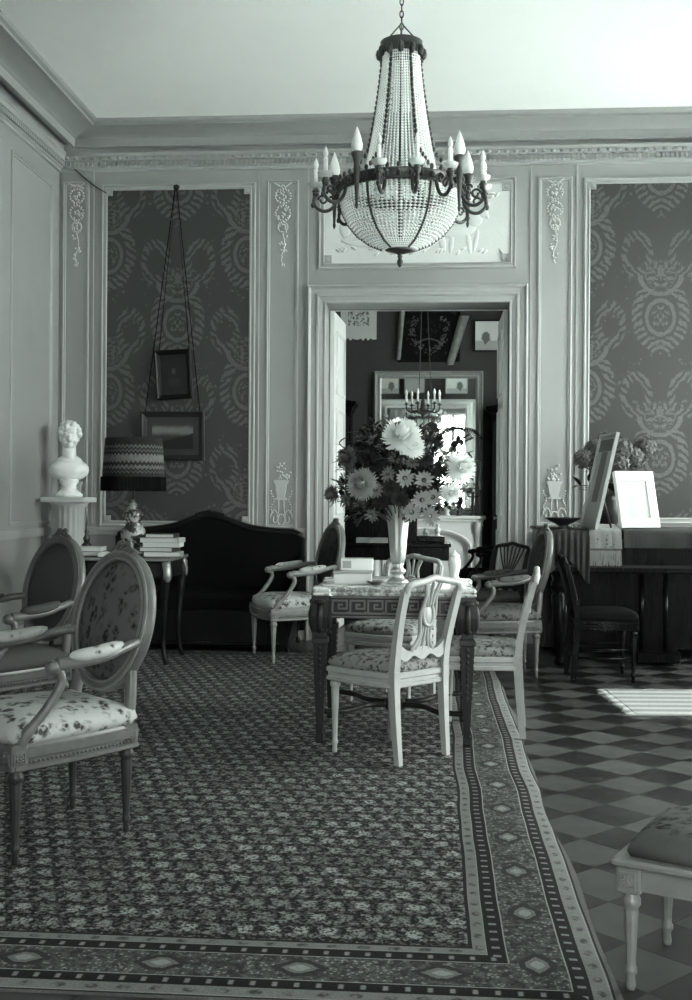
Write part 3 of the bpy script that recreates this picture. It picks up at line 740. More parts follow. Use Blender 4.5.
def side_chair(name, label, loc, face, paint, seat, group=None, fan=False, stretcher=False):
    t = thing(name, label, 'chair', loc, facing(*face), group)
    ol = outline(0.37, 0.46, -0.21, 0.20, 0.04)
    mb = MB(); mb.loft([oloop(ol, .006, .352), oloop(ol, 0, .358), oloop(ol, 0, .372), oloop(ol, .010, .377), oloop(ol, .010, .392), oloop(ol, 0, .398), oloop(ol, 0, .418), oloop(ol, .012, .424)], smooth=False); mb.build('seat_frame', paint, t)
    mb = MB(); mb.loft([oloop(ol, .016, .42), oloop(ol, .004, .440), oloop(ol, .014, .462), oloop(ol, .05, .480), oloop(ol, .12, .490), oloop(ol, .20, .494)]); mb.build('seat_cushion', seat, t)
    for s in (-1, 1):
        mb = fluted_leg(.36, .022, .013); mb.cbox(-.026, .026, -.026, .026, .35, .42, .003); mb.build('leg', paint, t, loc=(s*.195, .175, 0))
        # rear leg runs up into the back stile
        def sq(path, ws):
            loops = []
            for (x, y, z), (wx, wy) in zip(path, ws): loops.append([(x-wx, y-wy, z), (x+wx, y-wy, z), (x+wx, y+wy, z), (x-wx, y+wy, z)])
            return loops
        path = bez([(s*.165, -.228, 0), (s*.168, -.212, .17), (s*.17, -.20, .36), (s*.17, -.20, .43)], 4)
        mb = MB(); mb.loft(sq(path, [(lerp(.013, .022, k/12), lerp(.015, .024, k/12)) for k in range(13)]), smooth=False); mb.build('leg', paint, t)
        path = bez([(s*.17, -.20, .42), (s*.172, -.215, .54), (s*.182, -.25, .69), (s*.186, -.285, .812)], 4)
        mb = MB(); mb.loft(sq(path, [(.019, lerp(.019, .013, k/12)) for k in range(13)]), smooth=False)
        for o_ in (-.009, .009): mb.tube([Vector(p) + Vector((o_, .015, 0)) for p in path], .004, 5)
        mb.build('back_stile', paint, t)
    def by(z): return -.20 - .085*max(0, (z - .42)/.43)**1.25
    def V(z): return .42 + (z - .42)*.92
    path = bez([(-.186, by(.85), V(.838)), (-.170, by(.88), V(.872)), (-.12, by(.89), V(.884)), (-.06, by(.89), V(.892)), (0, by(.89), V(.906)), (.06, by(.89), V(.892)), (.12, by(.89), V(.884)), (.170, by(.88), V(.872)), (.186, by(.85), V(.838))], 4)
    mb = MB(); mb.tube(path, .017, 8, flat=1.0); mb.build('top_rail', paint, t)
    mb = MB(); z0 = .50; n = 24; up = [(lerp(-.172, .172, k/n), z0 + .032 + .012*math.cos(4*PI*(k/n - .5)) + (.03*(abs(2*k/n - 1))**4)) for k in range(n+1)]; dn = [(lerp(-.172, .172, k/n), z0 - .012 + .012*math.cos(6*PI*(k/n - .5)) * -1) for k in range(n+1)]
    mb.prism(dn + list(reversed(up)), 'y', by(.5) - .012, by(.5) + .012); mb.build('lower_rail', paint, t)
    if fan:
        sp = MB()
        for k in range(-3, 4): sp.tube(bez([(k*.010, by(.53), V(.53)), (k*.016, by(.66), V(.66)), (k*.034, by(.78), V(.78)), (k*.046, by(.88), V(.88))], 5), .0065, 6)
        sp.build('splat', paint, t)
    else:
        for k in (-1, 0, 1):
            mb = MB(); mb.tube(bez([(k*.042, by(.89), V(.89)), (k*.024, by(.82), V(.82)), (k*.016, by(.76), V(.76))], 5), .008, 6); mb.build('splat_bar', paint, t)
            mb = MB(); mb.tube(bez([(k*.016, by(.66), V(.67)), (k*.022, by(.60), V(.60)), (k*.048, by(.52), V(.525))], 5), .008, 6); mb.build('splat_bar', paint, t)
        for s in (-1, 1):
            mb = MB(); mb.tube(bez([(s*.058, by(.89), V(.888)), (s*.034, by(.82), V(.82)), (s*.042, by(.765), V(.765)), (s*.050, by(.715), V(.715)), (s*.042, by(.665), V(.665)), (s*.034, by(.6), V(.60)), (s*.075, by(.52), V(.525))], 4), .010, 6); mb.build('splat_side', paint, t)
        mb = MB(); mb.M = Matrix.Translation((0, by(.715), V(.715))); ellipse_sweep(mb, .034, .05, [(-.006, .010), (.006, .012), (.010, 0), (.006, -.012), (-.006, -.010), (-.006, .010)], 24)
        md = mb.build('medallion', paint, t)
        mb = MB(); mb.ell((0, by(.715), V(.715)), (.030, .010, .046), 14, 8); mb.build('boss', paint, md)
    if stretcher:
        for s in (-1, 1):
            for z in (.16, .22): mb = MB(); mb.tube([(s*.168, -.225, z), (s*.192, .17, z)], .009, 6); mb.build('stretcher', paint, t)
    return t

side_chair('side_chair', 'ivory painted chair with pierced splat back pulled out before the marble table', (-0.205, 5.47, 0.012), (-0.74, 0.67), MAT['chairpaint'], MAT['fl_seat'], 'ivory chairs round the marble table')
side_chair('side_chair', 'ivory painted chair standing on the carpet border at the parquet side', (0.262, 6.02, 0.012), (-1, 0.085), MAT['chairpaint'], MAT['fl_seat'], 'ivory chairs round the marble table')
side_chair('side_chair', 'ivory painted chair behind the marble table, half hidden by the vase', (-0.235, 6.86, 0.012), (-0.42, -0.9), MAT['chairpaint'], MAT['fl_seat'], 'ivory chairs round the marble table')
side_chair('dark_chair', 'dark wooden chair with fan-shaped splat beside the doorway casing', (0.46, 9.22, 0), (-0.72, -0.69), MAT['midwood'], MAT['plaincloth'], fan=True)
side_chair('dark_chair', 'slender dark chair with stretchers in front of the covered piano', (1.19, 7.92, 0), (1, 0.02), MAT['ebony'], MAT['velvet'], fan=True, stretcher=True)

def back_from_rear(rx, ry, fx, fy, d=0.235):
    l = math.hypot(fx, fy); return (rx + fx/l*d, ry + fy/l*d, 0.012)
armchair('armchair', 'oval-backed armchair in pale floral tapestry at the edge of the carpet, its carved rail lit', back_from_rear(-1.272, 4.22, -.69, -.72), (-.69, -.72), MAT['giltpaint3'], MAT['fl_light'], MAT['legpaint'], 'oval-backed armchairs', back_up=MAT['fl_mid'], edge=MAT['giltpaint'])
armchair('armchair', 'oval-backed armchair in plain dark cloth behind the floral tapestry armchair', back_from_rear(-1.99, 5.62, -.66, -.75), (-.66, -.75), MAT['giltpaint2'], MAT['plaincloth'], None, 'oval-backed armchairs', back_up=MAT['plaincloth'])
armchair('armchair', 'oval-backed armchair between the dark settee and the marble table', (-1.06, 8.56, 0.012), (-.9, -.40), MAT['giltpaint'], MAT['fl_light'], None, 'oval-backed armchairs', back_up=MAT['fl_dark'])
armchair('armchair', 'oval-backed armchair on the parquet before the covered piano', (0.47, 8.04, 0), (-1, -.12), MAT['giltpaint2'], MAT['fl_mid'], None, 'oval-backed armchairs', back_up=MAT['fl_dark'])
armchair('dark_armchair', 'black armchair in the next room beside the fireplace', (0.56, 11.9, 0), (-1, -.1), MAT['ebony'], MAT['velvet'])

# ================================================================== MARBLE TABLE
TX0, TX1, TY0, TY1, TZ = -0.605, 0.225, 5.60, 6.32, 0.80
tb = thing('marble_table', 'carved wooden centre table with a veined marble top and Greek key apron', 'table', ((TX0+TX1)/2, (TY0+TY1)/2, 0.012))
W2, D2 = (TX1-TX0)/2, (TY1-TY0)/2
def top_outline(o=0.0):
    c = .10; e = .018; w, d = W2 - o, D2 - o
    q = [(w-c, d-e), (w-c+.01, d), (w-.01, d), (w, d-.01), (w, d-c+.01), (w-e, d-c)]
    pts = q + [(x, -y) for x, y in reversed(q)] + [(-x, -y) for x, y in q] + [(-x, y) for x, y in reversed(q)]
    return list(reversed(pts))
mb = MB(); mb.loft([[(x, y, z) for x, y in top_outline(o)] for o, z in ((.012, .744), (.002, .748), (0, .756), (.004, .764), (0, .772), (0, .780), (.006, .788))], smooth=False); mb.build('marble_top', MAT['marble'], tb)
mb = MB(); i_ = .045
for s in (-1, 1):
    mb.box(-W2 + i_, W2 - i_, s*(D2 - i_) - .012, s*(D2 - i_) + .012, .632, .744); mb.box(s*(W2 - i_) - .012, s*(W2 - i_) + .012, -D2 + i_, D2 - i_, .632, .744)
apron = mb.build('apron', MAT['tablewood'], tb)
def greek_key(L):
    mb = MB(); h = .060; z0 = .660; n = max(3, round(L / .092)); p = L / n; t = .0085; y0, y1 = -.008, 0.002
    def hb(xa, xb, z): mb.box(xa, xb, y0, y1, z - t/2, z + t/2)
    def vb(x, za, zb): mb.box(x - t/2, x + t/2, y0, y1, za - t/2, zb + t/2)
    for k in range(n):
        x = -L/2 + k*p
        vb(x + .08*p, z0, z0 + h); hb(x + .08*p, x + .88*p, z0 + h); vb(x + .88*p, z0 + .33*h, z0 + h); hb(x + .42*p, x + .88*p, z0 + .33*h); vb(x + .42*p, z0 + .33*h, z0 + .66*h); hb(x + .42*p, x + .64*p, z0 + .66*h)
        hb(x + .08*p - p*.2 if k else x + .08*p, x + .08*p, z0)
    for k in range(n): x = -L/2 + k*p; hb(x + .08*p, x + 1.08*p if k < n-1 else x + p, z0 - .004)
    mb.box(-L/2, L/2, y0, y1, .636, .642); mb.box(-L/2, L/2, y0, y1, .734, .742)
    return mb
for (ang, off, L) in ((0, D2 - i_ + .012, 2*W2 - .2), (PI, D2 - i_ + .012, 2*W2 - .2), (PI/2, W2 - i_ + .012, 2*D2 - .2), (-PI/2, W2 - i_ + .012, 2*D2 - .2)):
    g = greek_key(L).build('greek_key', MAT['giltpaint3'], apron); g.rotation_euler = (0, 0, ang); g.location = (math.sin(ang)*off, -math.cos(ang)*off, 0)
lx, ly = W2 - .045, D2 - .045
for sx in (-1, 1):
    for sy in (-1, 1):
        mb = MB()
        def sq(w, z): return [(-w, -w, z), (w, -w, z), (w, w, z), (-w, w, z)]
        mb.loft([sq(.016, 0), sq(.020, .01), sq(.020, .045), sq(.016, .05), sq(.034, .50), sq(.040, .505), sq(.040, .53), sq(.030, .54), sq(.030, .56), sq(.037, .60), sq(.042, .64), sq(.042, .744)], smooth=False)
        lg = mb.build('leg', MAT['tablewood'], tb, loc=(sx*lx, sy*ly, 0))
        mb = MB()
        for q in range(4):
            mb.M = Matrix.Rotation(q*PI/2, 4, 'Z')
            mb.tube([(x, -.036 - .012*math.sin(k), z) for k, (x, z) in enumerate([(0, .56), (0, .60), (0, .65), (0, .70)])], [.010, .014, .016, .014], 8)
            mb.ell((0, -.044, .715), (.034, .014, .014), 8, 6); mb.ell((0, -.032, .57), (.024, .010, .012), 8, 6)
            for k in range(9): z = .48 - k*.030; mb.ell((0, -lerp(.034, .024, k/9), z), (.010 - .0005*k, .004, .013), 6, 4)
        mb.M = None
        mb.build('carving', MAT['tablewood'], lg)
for sx in (-1, 1):
    for sy in (-1, 1):
        mb = MB(); pts = bez([(sx*(lx-.02), sy*(ly-.015), .155), (sx*lx*.62, sy*ly*.74, .15), (sx*lx*.42, sy*ly*.30, .15), (sx*.05, sy*.04, .15)], 6)
        mb.tube(pts, .019, 8, flat=.8); mb.build('stretcher', MAT['tablewood'], tb)
mb = MB(); mb.lathe([(.03, .115), (.055, .12), (.06, .15), (.05, .17), (.02, .18), (.035, .20), (.05, .235), (.05, .26), (.028, .28), (.02, .29), (.03, .30), (.012, .325), (.0, .33)], 16); mb.build('stretcher_urn', MAT['tablewood'], tb)
TTOP = TZ + 0.0

# vase
VX, VY = -0.178, 5.93
v = thing('trumpet_vase', 'tall flared silvery vase standing on the marble table', 'vase', (VX, VY, TTOP))
mb = MB(); mb.lathe([(.055, 0), (.058, .008), (.05, .02), (.034, .03), (.03, .045), (.042, .058), (.044, .068), (.03, .08), (.026, .092), (.034, .105)], 16, flute=.12, fz=(.015, .06), nfl=8); mb.build('foot', MAT['silver'], v)
mb = MB(); mb.lathe([(.030, .10), (.042, .13), (.046, .16), (.05, .22), (.058, .30), (.068, .36), (.082, .40), (.102, .412), (.096, .414), (.076, .40), (.062, .36), (.05, .3), (.04, .2)], 32, flute=.14, fz=(.12, .42), nfl=8); mb.build('body', MAT['silver'], v)
# books and boxes on the marble table
def book(name, label, loc, rz, w, d, h, cover, group=None, soft=False):
    t = thing(name, label, 'book', loc, rz, group); c = .004
    mb = MB(); mb.box(-w/2 + .004, w/2, -d/2 + .004, d/2 - .004, c, h - c); mb.build('pages', MAT['paper'], t)
    mb = MB(); mb.box(-w/2, w/2 + .003, -d/2, d/2, 0, c); mb.box(-w/2, w/2 + .003, -d/2, d/2, h - c, h); mb.box(-w/2 - .003, -w/2 + .002, -d/2, d/2, 0, h); mb.build('cover', cover, t)
    return t
MAT['cov_grey'] = plain('grey_cover', .35, .5); MAT['cov_dark'] = plain('dark_cover', .03, .5); MAT['cov_pale'] = plain('pale_cover', .62, .5)
mb = MB(); mb.cbox(-.10, .10, -.075, .075, 0, .058, .004); bx = thing('keepsake_box', 'pale lidded box under a smaller white box on the marble table', 'box', (-0.413, 5.88, TTOP), .06)
mb.build('body', MAT['cov_pale'], bx); mb = MB(); mb.cbox(-.103, .103, -.078, .078, .058, .07, .003); mb.build('lid', MAT['cov_grey'], bx)
bx = thing('white_box', 'small white box with a printed picture set on top of the pale box', 'box', (-0.392, 5.90, TTOP + .07), .04)
mb = MB(); mb.cbox(-.085, .085, -.05, .05, 0, .062, .003); mb.build('body', MAT['ivory'], bx); mb = MB(); mb.box(-.075, -.03, -.052, -.0495, .012, .05); mb.build('printed_label', MAT['cov_grey'], bx)
book('thin_book', 'thin pale book lying open-edged beside the vase foot on the marble', (-.27, 6.05, TTOP), .3, .17, .12, .022, MAT['cov_grey'])
ds = thing('small_dish', 'small dark dish beside the vase foot on the marble', 'dish', (-.29, 5.79, TTOP)); mb = MB(); mb.lathe([(.02, 0), (.025, .004), (.045, .018), (.048, .022), (.04, .018), (.0, .008)], 16); mb.build('bowl', MAT['giltpaint2'], ds)
jr = thing('white_jar', 'slim white lidded jar at the back of the marble table', 'jar', (.125, 6.23, TTOP)); mb = MB(); mb.lathe([(.028, 0), (.03, .01), (.022, .02), (.03, .05), (.034, .09), (.03, .12), (.024, .128)], 16); mb.build('body', MAT['ivory'], jr)
mb = MB(); mb.lathe([(.030, .127), (.03, .134), (.015, .148), (.006, .152), (.008, .16), (0, .165)], 16); mb.build('lid', MAT['ivory'], jr)

# ================================================================== FLOWERS
def petal_head(n_layers, r, m_p, name, lab, grp, c, nrm, npet=13, curl=.5, eye=True, stem_to=None, cat='flower', ball=False):
    q = Vector((0, 0, 1)).rotation_difference(Vector(nrm).normalized())
    t = thing(name, lab, cat, (0, 0, 0), 0, grp); t.location = c
    mb = MB(); mb.M = q.to_matrix().to_4x4(); rr = random.Random(hash((round(c[0], 3), round(c[2], 3))) & 0xffff)
    for L in range(n_layers):
        f = L / max(1, n_layers - 1); el = lerp(-.25 if ball else .05, 1.35, f); ln = r * lerp(1, .86 if ball else .62, f)
        for k in range(int(npet * lerp(1, .55, f))):
            a = 2*PI*(k + .5*L + rr.uniform(-.2, .2)) / int(npet * lerp(1, .55, f)); l = ln * rr.uniform(.85, 1.1); e = el + rr.uniform(-.15, .15); wd = r*(.075 if ball else .15)
            d = Vector((math.cos(a)*math.cos(e), math.sin(a)*math.cos(e), math.sin(e))); s = Vector((-math.sin(a), math.cos(a), 0)); u = d.cross(s) * -1
            p1, p2, p3 = d*l*.15, d*l*.65 + u*l*.06, d*l + u*(-curl*l*.18)
            mb.add([p1 - s*wd*.4, p1 + s*wd*.4, p2 + s*wd, p2 - s*wd, p3 + s*wd*.35, p3 - s*wd*.35], [(0, 1, 2, 3), (3, 2, 4, 5)], True)
    mb.build('petals', m_p, t)
    if eye: mb = MB(); mb.M = q.to_matrix().to_4x4(); mb.ell((0, 0, r*.08), (r*.24, r*.24, r*.14), 10, 6); mb.build('eye', MAT['flower_eye'], t)
    if stem_to is not None:
        e = Vector(stem_to) - Vector(c); n = Vector(nrm).normalized()
        mb = MB(); mb.tube(bez([(0, 0, 0) - n*.005 if False else n*-.005, n*-.05, e*.6 + Vector((0, 0, .02)), e], 5), .0035, 5); mb.build('stem', MAT['stem'], t)
    return t
MOUTH = Vector((VX, VY, TTOP + .36))
BC = Vector((VX, VY, TTOP + .60))
def at(px, py, Y): return wp(px, py, Y)
def nrm(c): n = Vector(c) - BC; return (n.x, n.y - .15, n.z * .8 + .1)
FG = 'blooms in the trumpet vase'
def bloom(px, py, Y, r, m_p, lab, layers=3, npet=13, ball=False, eye=True, n=None):
    c = at(px, py, Y); dr = (c - MOUTH); l = 0.0
    petal_head(layers, r, m_p, 'flower', lab, FG, c, n or nrm(c), npet, stem_to=(MOUTH.x + dr.x*.06, MOUTH.y + dr.y*.06, MOUTH.z - .06), eye=eye, ball=ball)
bloom(402, 437, 5.70, .105, MAT['petal_white'], 'big shaggy white chrysanthemum crowning the bouquet in the trumpet vase', 11, 40, True, False, (0.1, -.7, .7))
bloom(412, 447, 5.72, .07, MAT['petal_white'], 'second shaggy white chrysanthemum tucked beside the crowning bloom', 10, 36, True, False, (0.3, -.7, .5))
bloom(460, 468, 5.74, .085, MAT['petal_white'], 'large white dahlia on the mirror side of the bouquet', 9, 36, True, False, (.55, -.75, .25))
bloom(450, 493, 5.74, .055, MAT['petal_white'], 'smaller white dahlia hanging below the large white dahlia', 8, 30, True, False, (.4, -.8, -.1))
bloom(362, 484, 5.70, .085, MAT['petal_pale'], 'pale spiky dahlia low on the door-leaf side of the bouquet', 9, 36, True, False, (-.4, -.85, .1))
bloom(349, 458, 5.86, .07, MAT['petal_mid'], 'dusky dahlia high on the door-leaf side of the bouquet', 8, 30, True, False, (-.7, -.6, .2))
bloom(333, 494, 5.92, .055, MAT['petal_mid'], 'drooping dusky dahlia at the outer tip of the bouquet', 8, 28, True, False, (-.8, -.4, -.1))
for px, py, Y in ((405, 478, 5.74), (424, 480, 5.74), (422, 500, 5.74), (412, 512, 5.76), (430, 516, 5.78), (433, 497, 5.78)):
    bloom(px, py, Y, .055, MAT['petal_pale'], 'pale daisy-like aster with a dark eye in the front of the bouquet', 2, 14, n=(random.uniform(-.2, .3), -1, random.uniform(-.2, .25)))
for px, py, Y in ((372, 440, 5.86), (383, 446, 5.8), (440, 447, 5.86), (452, 452, 5.88), (395, 458, 5.78), (360, 505, 5.86), (343, 480, 5.9), (346, 500, 5.84), (352, 474, 5.8), (376, 490, 5.74), (388, 474, 5.74), (412, 462, 5.76), (446, 462, 5.8), (464, 490, 5.84), (454, 503, 5.84), (372, 515, 5.82)):
    bloom(px, py, Y, .045, MAT['petal_mid'], 'small dusky aster among the leaves of the bouquet', 2, 12)
for px, py, Y in ((380, 465, 5.76), (390, 488, 5.74), (380, 500, 5.8), (425, 460, 5.76), (440, 472, 5.78), (400, 500, 5.74), (365, 458, 5.8), (436, 440, 5.9), (360, 446, 5.9)):
    bloom(px, py, Y, .05, MAT['petal_dark'], 'dark velvety bloom deep in the bouquet', 6, 22, True, False)
# leafy sprigs
EXTRA = [(425, 436), (434, 432), (445, 440), (455, 448), (428, 448), (440, 458), (448, 470), (432, 468), (442, 482), (452, 484), (436, 488), (428, 462), (420, 470), (444, 496), (466, 452), (470, 480), (418, 440), (366, 432), (352, 444), (346, 468), (352, 500), (370, 508), (380, 436), (392, 430), (340, 486), (372, 470), (385, 480), (398, 470)]
def leaf_mesh(name, L, W_):
    mb = MB(); n = 4; vs = []; fs = []
    for i in range(n + 1):
        t = i/n; w = W_ * math.sin(PI*min(1, t*.92 + .06))**.8; z = -.25*L*t*t
        vs += [(-w, L*t, z + .15*w), (0, L*t, z), (w, L*t, z + .15*w)]
    for i in range(n): a = i*3; fs += [(a, a+1, a+4, a+3), (a+1, a+2, a+5, a+4)]
    mb.add(vs, fs, True); me = mb.mesh(name); me.materials.append(MAT['leaf']); return me
LEAF = leaf_mesh('leaf', .060, .015)
def sprig(tip, base, lab, grp, nl, rnd, sc=1.0, mesh=LEAF):
    tip, base = Vector(tip), Vector(base); t = thing('leaf_sprig', lab, 'leaves', base, 0, grp)
    e = tip - base; path = bez([(0, 0, 0), e*.5 + Vector((0, 0, .04)), e], 6)
    mb = MB(); mb.tube(path, .0025, 5); mb.build('stem', MAT['stem'], t)
    for k in range(nl):
        f = lerp(.35, 1, k/(nl-1)); p = path[min(len(path)-1, int(f*(len(path)-1)))]
        o = bpy.data.objects.new('leaf', mesh); col.objects.link(o); o.parent = t; o.location = p
        d = (e.normalized()*.7 + Vector((rnd.uniform(-1, 1), rnd.uniform(-1, 1), rnd.uniform(-.7, .6)))).normalized()
        o.rotation_mode = 'QUATERNION'; o.rotation_quaternion = d.to_track_quat('Y', 'Z'); s = sc*rnd.uniform(.7, 1.3); o.scale = (s, s, s)
rd = random.Random(11)
for k in range(80):
    a = 2*PI*k/80*3 + rd.uniform(-.1, .1); rr_ = rd.uniform(.45, 1.0); up = rd.uniform(-.35, 1)
    tip = (BC.x + .36*rr_*math.cos(a)*math.cos(up*.9), BC.y + .24*rr_*math.sin(a), BC.z + (.24*math.sin(up*1.2) if up > 0 else .30*up))
    sprig(tip, MOUTH + Vector((.02*math.cos(a), .02*math.sin(a), 0)), 'dark leafy sprig filling out the bouquet in the trumpet vase', 'leafy sprigs in the trumpet vase', 9, rd)
EXTRA += [(338, 500), (345, 495), (335, 480), (342, 460), (356, 436), (375, 426), (388, 422), (418, 428), (462, 440), (472, 462), (474, 492), (462, 500), (350, 512), (362, 516), (378, 514), (440, 506), (452, 506), (432, 512)]
for px, py in EXTRA:
    for j in range(2): sprig(at(px + rd.uniform(-4, 4), py + rd.uniform(-4, 4), rd.uniform(5.80, 5.98)), MOUTH + Vector((rd.uniform(-.03, .03), rd.uniform(-.03, .03), 0)), 'dark leafy sprig filling out the bouquet in the trumpet vase', 'leafy sprigs in the trumpet vase', 9, rd, .9)
# ================================================================== CRYSTAL CHANDELIER
CHX, CHY, CHZ = WX(400.5, 190, 6.3), 6.3, WZ(400.5, 190, 6.3)
ch = thing('crystal_chandelier', 'large crystal basket chandelier with bronze candle arms hanging before the far wall', 'chandelier', (CHX, CHY, CHZ))
RR = .345
mb = MB(); mb.lathe([(RR - .012, -.032), (RR + .006, -.032), (RR + .012, -.022), (RR + .002, -.012), (RR + .002, .012), (RR + .012, .022), (RR + .006, .032), (RR - .012, .032), (RR - .012, -.032)], 60, cap=False)
ring = mb.build('ring', MAT['bronze'], ch)
mb = MB()
for k in range(36):
    a = 2*PI*k/36; c, s = math.cos(a), math.sin(a)
    mb.ell(((RR + .012)*c, (RR + .012)*s, 0), (.014, .014, .02), 6, 4); mb.ell(((RR + .005)*c, (RR + .005)*s, .044), (.012, .012, .018), 6, 4)
mb.build('ring_ornament', MAT['bronze'], ring, kind='stuff')
CRZ = (WZ(402, 52, 6.3) - CHZ)
mb = MB(); mb.lathe([(.105, CRZ - .02), (.115, CRZ), (.11, CRZ + .02), (.12, CRZ + .05), (.10, CRZ + .06), (.095, CRZ), (.105, CRZ - .02)], 24, cap=False)
for k in range(12): a = 2*PI*k/12; mb.ell((.125*math.cos(a), .125*math.sin(a), CRZ - .015), (.02, .02, .035), 6, 4)
crown = mb.build('crown', MAT['bronze'], ch)
mb = MB(); mb.tube([(0, 0, -.28), (0, 0, CRZ + .06)], .012, 8); mb.build('central_rod', MAT['bronze'], ch)
mb = MB(); zt = ZCEIL - CHZ
for k in range(int((zt - CRZ - .06)/.035)):
    z = CRZ + .05 + k*.035; ax = (k % 2)*PI/2
    pts = [(.010*math.cos(t)*math.cos(ax), .010*math.cos(t)*math.sin(ax), z + .022 + .022*math.sin(t)) for t in [2*PI*i/8 for i in range(9)]]
    mb.tube(pts, .0035, 5, cap=False)
for k in range(4): a = k*PI/2; mb.tube([(.10*math.cos(a), .10*math.sin(a), CRZ + .05), (0, 0, CRZ + .16)], .004, 5)
mb.lathe([(.06, zt - .002), (.055, zt - .02), (.02, zt - .05), (.008, zt - .06)], 16); mb.build('chain', MAT['bronze'], ch)
# crystal strands: cone above, basket below
def cone_r(t): return .100 + .055*t + .060*t*t
NS = 52
for k in range(NS):
    a = 2*PI*(k + .5)/NS; mb = MB(); nb = 46
    for i in range(nb + 1):
        t = i/nb; r = cone_r(t); mb.bead((r*math.cos(a), r*math.sin(a), lerp(CRZ - .01, .03, t)), .0066, .0095)
    mb.build('crystal_strand', MAT['crystal'], ch)
mb = MB()
for i in range(4):
    pass
for k in range(6):
    a = 2*PI*k/6; pts = []
    for i in range(25): t = i/24; r = cone_r(t)*1.04 + (.0 if t < .8 else (t-.8)*.5); pts.append((r*math.cos(a), r*math.sin(a), lerp(CRZ, .06, t)))
    c = MB()
    for i in range(24):
        p, q = Vector(pts[i]), Vector(pts[i+1]); c.ell((p+q)/2, (.010, .010, .016), 6, 4)
    c.build('bronze_chain', MAT['bronze'], ch)
_bp = [(.335, -.03), (.330, -.08), (.315, -.14), (.285, -.20), (.235, -.26), (.165, -.31), (.10, -.335)]
def bask(t):
    f = t*(len(_bp)-1); i = min(int(f), len(_bp)-2); f -= i
    return lerp(_bp[i][0], _bp[i+1][0], f), lerp(_bp[i][1], _bp[i+1][1], f)
NB = 76
for k in range(NB):
    a = 2*PI*(k + .5)/NB; mb = MB()
    for i in range(24):
        t = i/23; r, z = bask(t); mb.bead((r*math.cos(a), r*math.sin(a), z), .0030 + r*.033, .0085)
    mb.build('basket_strand', MAT['crystal'], ch)
for k in range(6):
    a = 2*PI*k/6; c = MB()
    for i in range(34): t = i/33; r, z = bask(t); c.ell(((r + .006)*math.cos(a), (r + .006)*math.sin(a), z), (.008, .008, .009), 6, 4)
    c.build('bronze_chain', MAT['bronze'], ch)
mb = MB(); mb.lathe([(0, -.435), (.010, -.43), (.016, -.415), (.018, -.40), (.010, -.385), (.016, -.375), (.012, -.365), (.028, -.358), (.06, -.348), (.085, -.34), (.07, -.33), (0, -.325)], 20); mb.build('finial', MAT['bronze'], ch)
def candle_arm(ang, r=.475, z=-.015):
    # angle measured from the side facing the camera, positive towards +x
    M_ = Matrix.Rotation(-PI/2 + ang, 4, 'Z')
    mb = MB(); mb.M = M_
    mb.tube(bez([(RR, 0, -.01), (RR + .015, 0, -.07), (RR + .05, 0, -.115), (r - .03, 0, -.12), (r + .01, 0, -.08), (r, 0, z)], 5), .0105, 7)
    mb.tube([(r - .04 + .028*math.cos(q)*(1 - q/12), 0, -.06 + .028*math.sin(q)*(1 - q/12)) for q in [i*.6 for i in range(12)]], .007, 6)
    mb.tube([( RR + .05 + .02*math.cos(q), 0, -.025 + .02*math.sin(q)) for q in [i*.7 for i in range(8)]], .007, 6)
    mb.ell((r, 0, z - .012), (.020, .020, .018), 8, 6); mb.ell((r + .016, 0, -.09), (.013, .012, .018), 6, 4)
    mb.M = M_ @ Matrix.Translation((r, 0, z)); mb.lathe([(.008, -.012), (.024, 0), (.016, .012), (.018, .03), (.014, .034)], 10)
    arm = mb.build('candle_arm', MAT['bronze'], ch)
    mb = MB(); mb.M = M_ @ Matrix.Translation((r, 0, z)); mb.lathe([(.016, .018), (.036, .026), (.042, .038), (.044, .046)], 14, cap=False); mb.build('drip_cup', MAT['cup'], arm)
    mb = MB(); mb.M = M_ @ Matrix.Translation((r, 0, z)); mb.lathe([(.012, .03), (.012, .125), (.008, .128)], 10); mb.build('candle', MAT['candle'], arm)
    mb = MB(); mb.M = M_ @ Matrix.Translation((r, 0, z)); mb.lathe([(.006, .126), (.013, .14), (.014, .152), (.009, .17), (.003, .186), (0, .19)], 10); mb.build('bulb', MAT['candle'], arm)
def torch(ang, r=.40):
    M_ = Matrix.Rotation(-PI/2 + ang, 4, 'Z') @ Matrix.Translation((r, 0, 0))
    mb = MB(); mb.M = M_; mb.tube([(-.07, 0, 0), (0, 0, 0)], .01, 6)
    mb.lathe([(0, -.19), (.006, -.18), (.010, -.165), (.007, -.155), (.010, -.10), (.014, -.02), (.020, .03), (.016, .05), (.024, .085), (.032, .10), (.034, .115), (.02, .12)], 12)
    o = mb.build('torch', MAT['bronze'], ch)
    mb = MB(); mb.M = M_; mb.lathe([(.018, .115), (.030, .135), (.032, .155), (.024, .19), (.012, .225), (.003, .25), (0, .255)], 12); mb.build('flame_bulb', MAT['candle'], o)
for dg in (-12, 12, 35, 73, 97, -57, -85, -130, 128, 152, -152, 180): candle_arm(math.radians(dg))
for dg in (-34, 54, -107, 108, 165): torch(math.radians(dg))

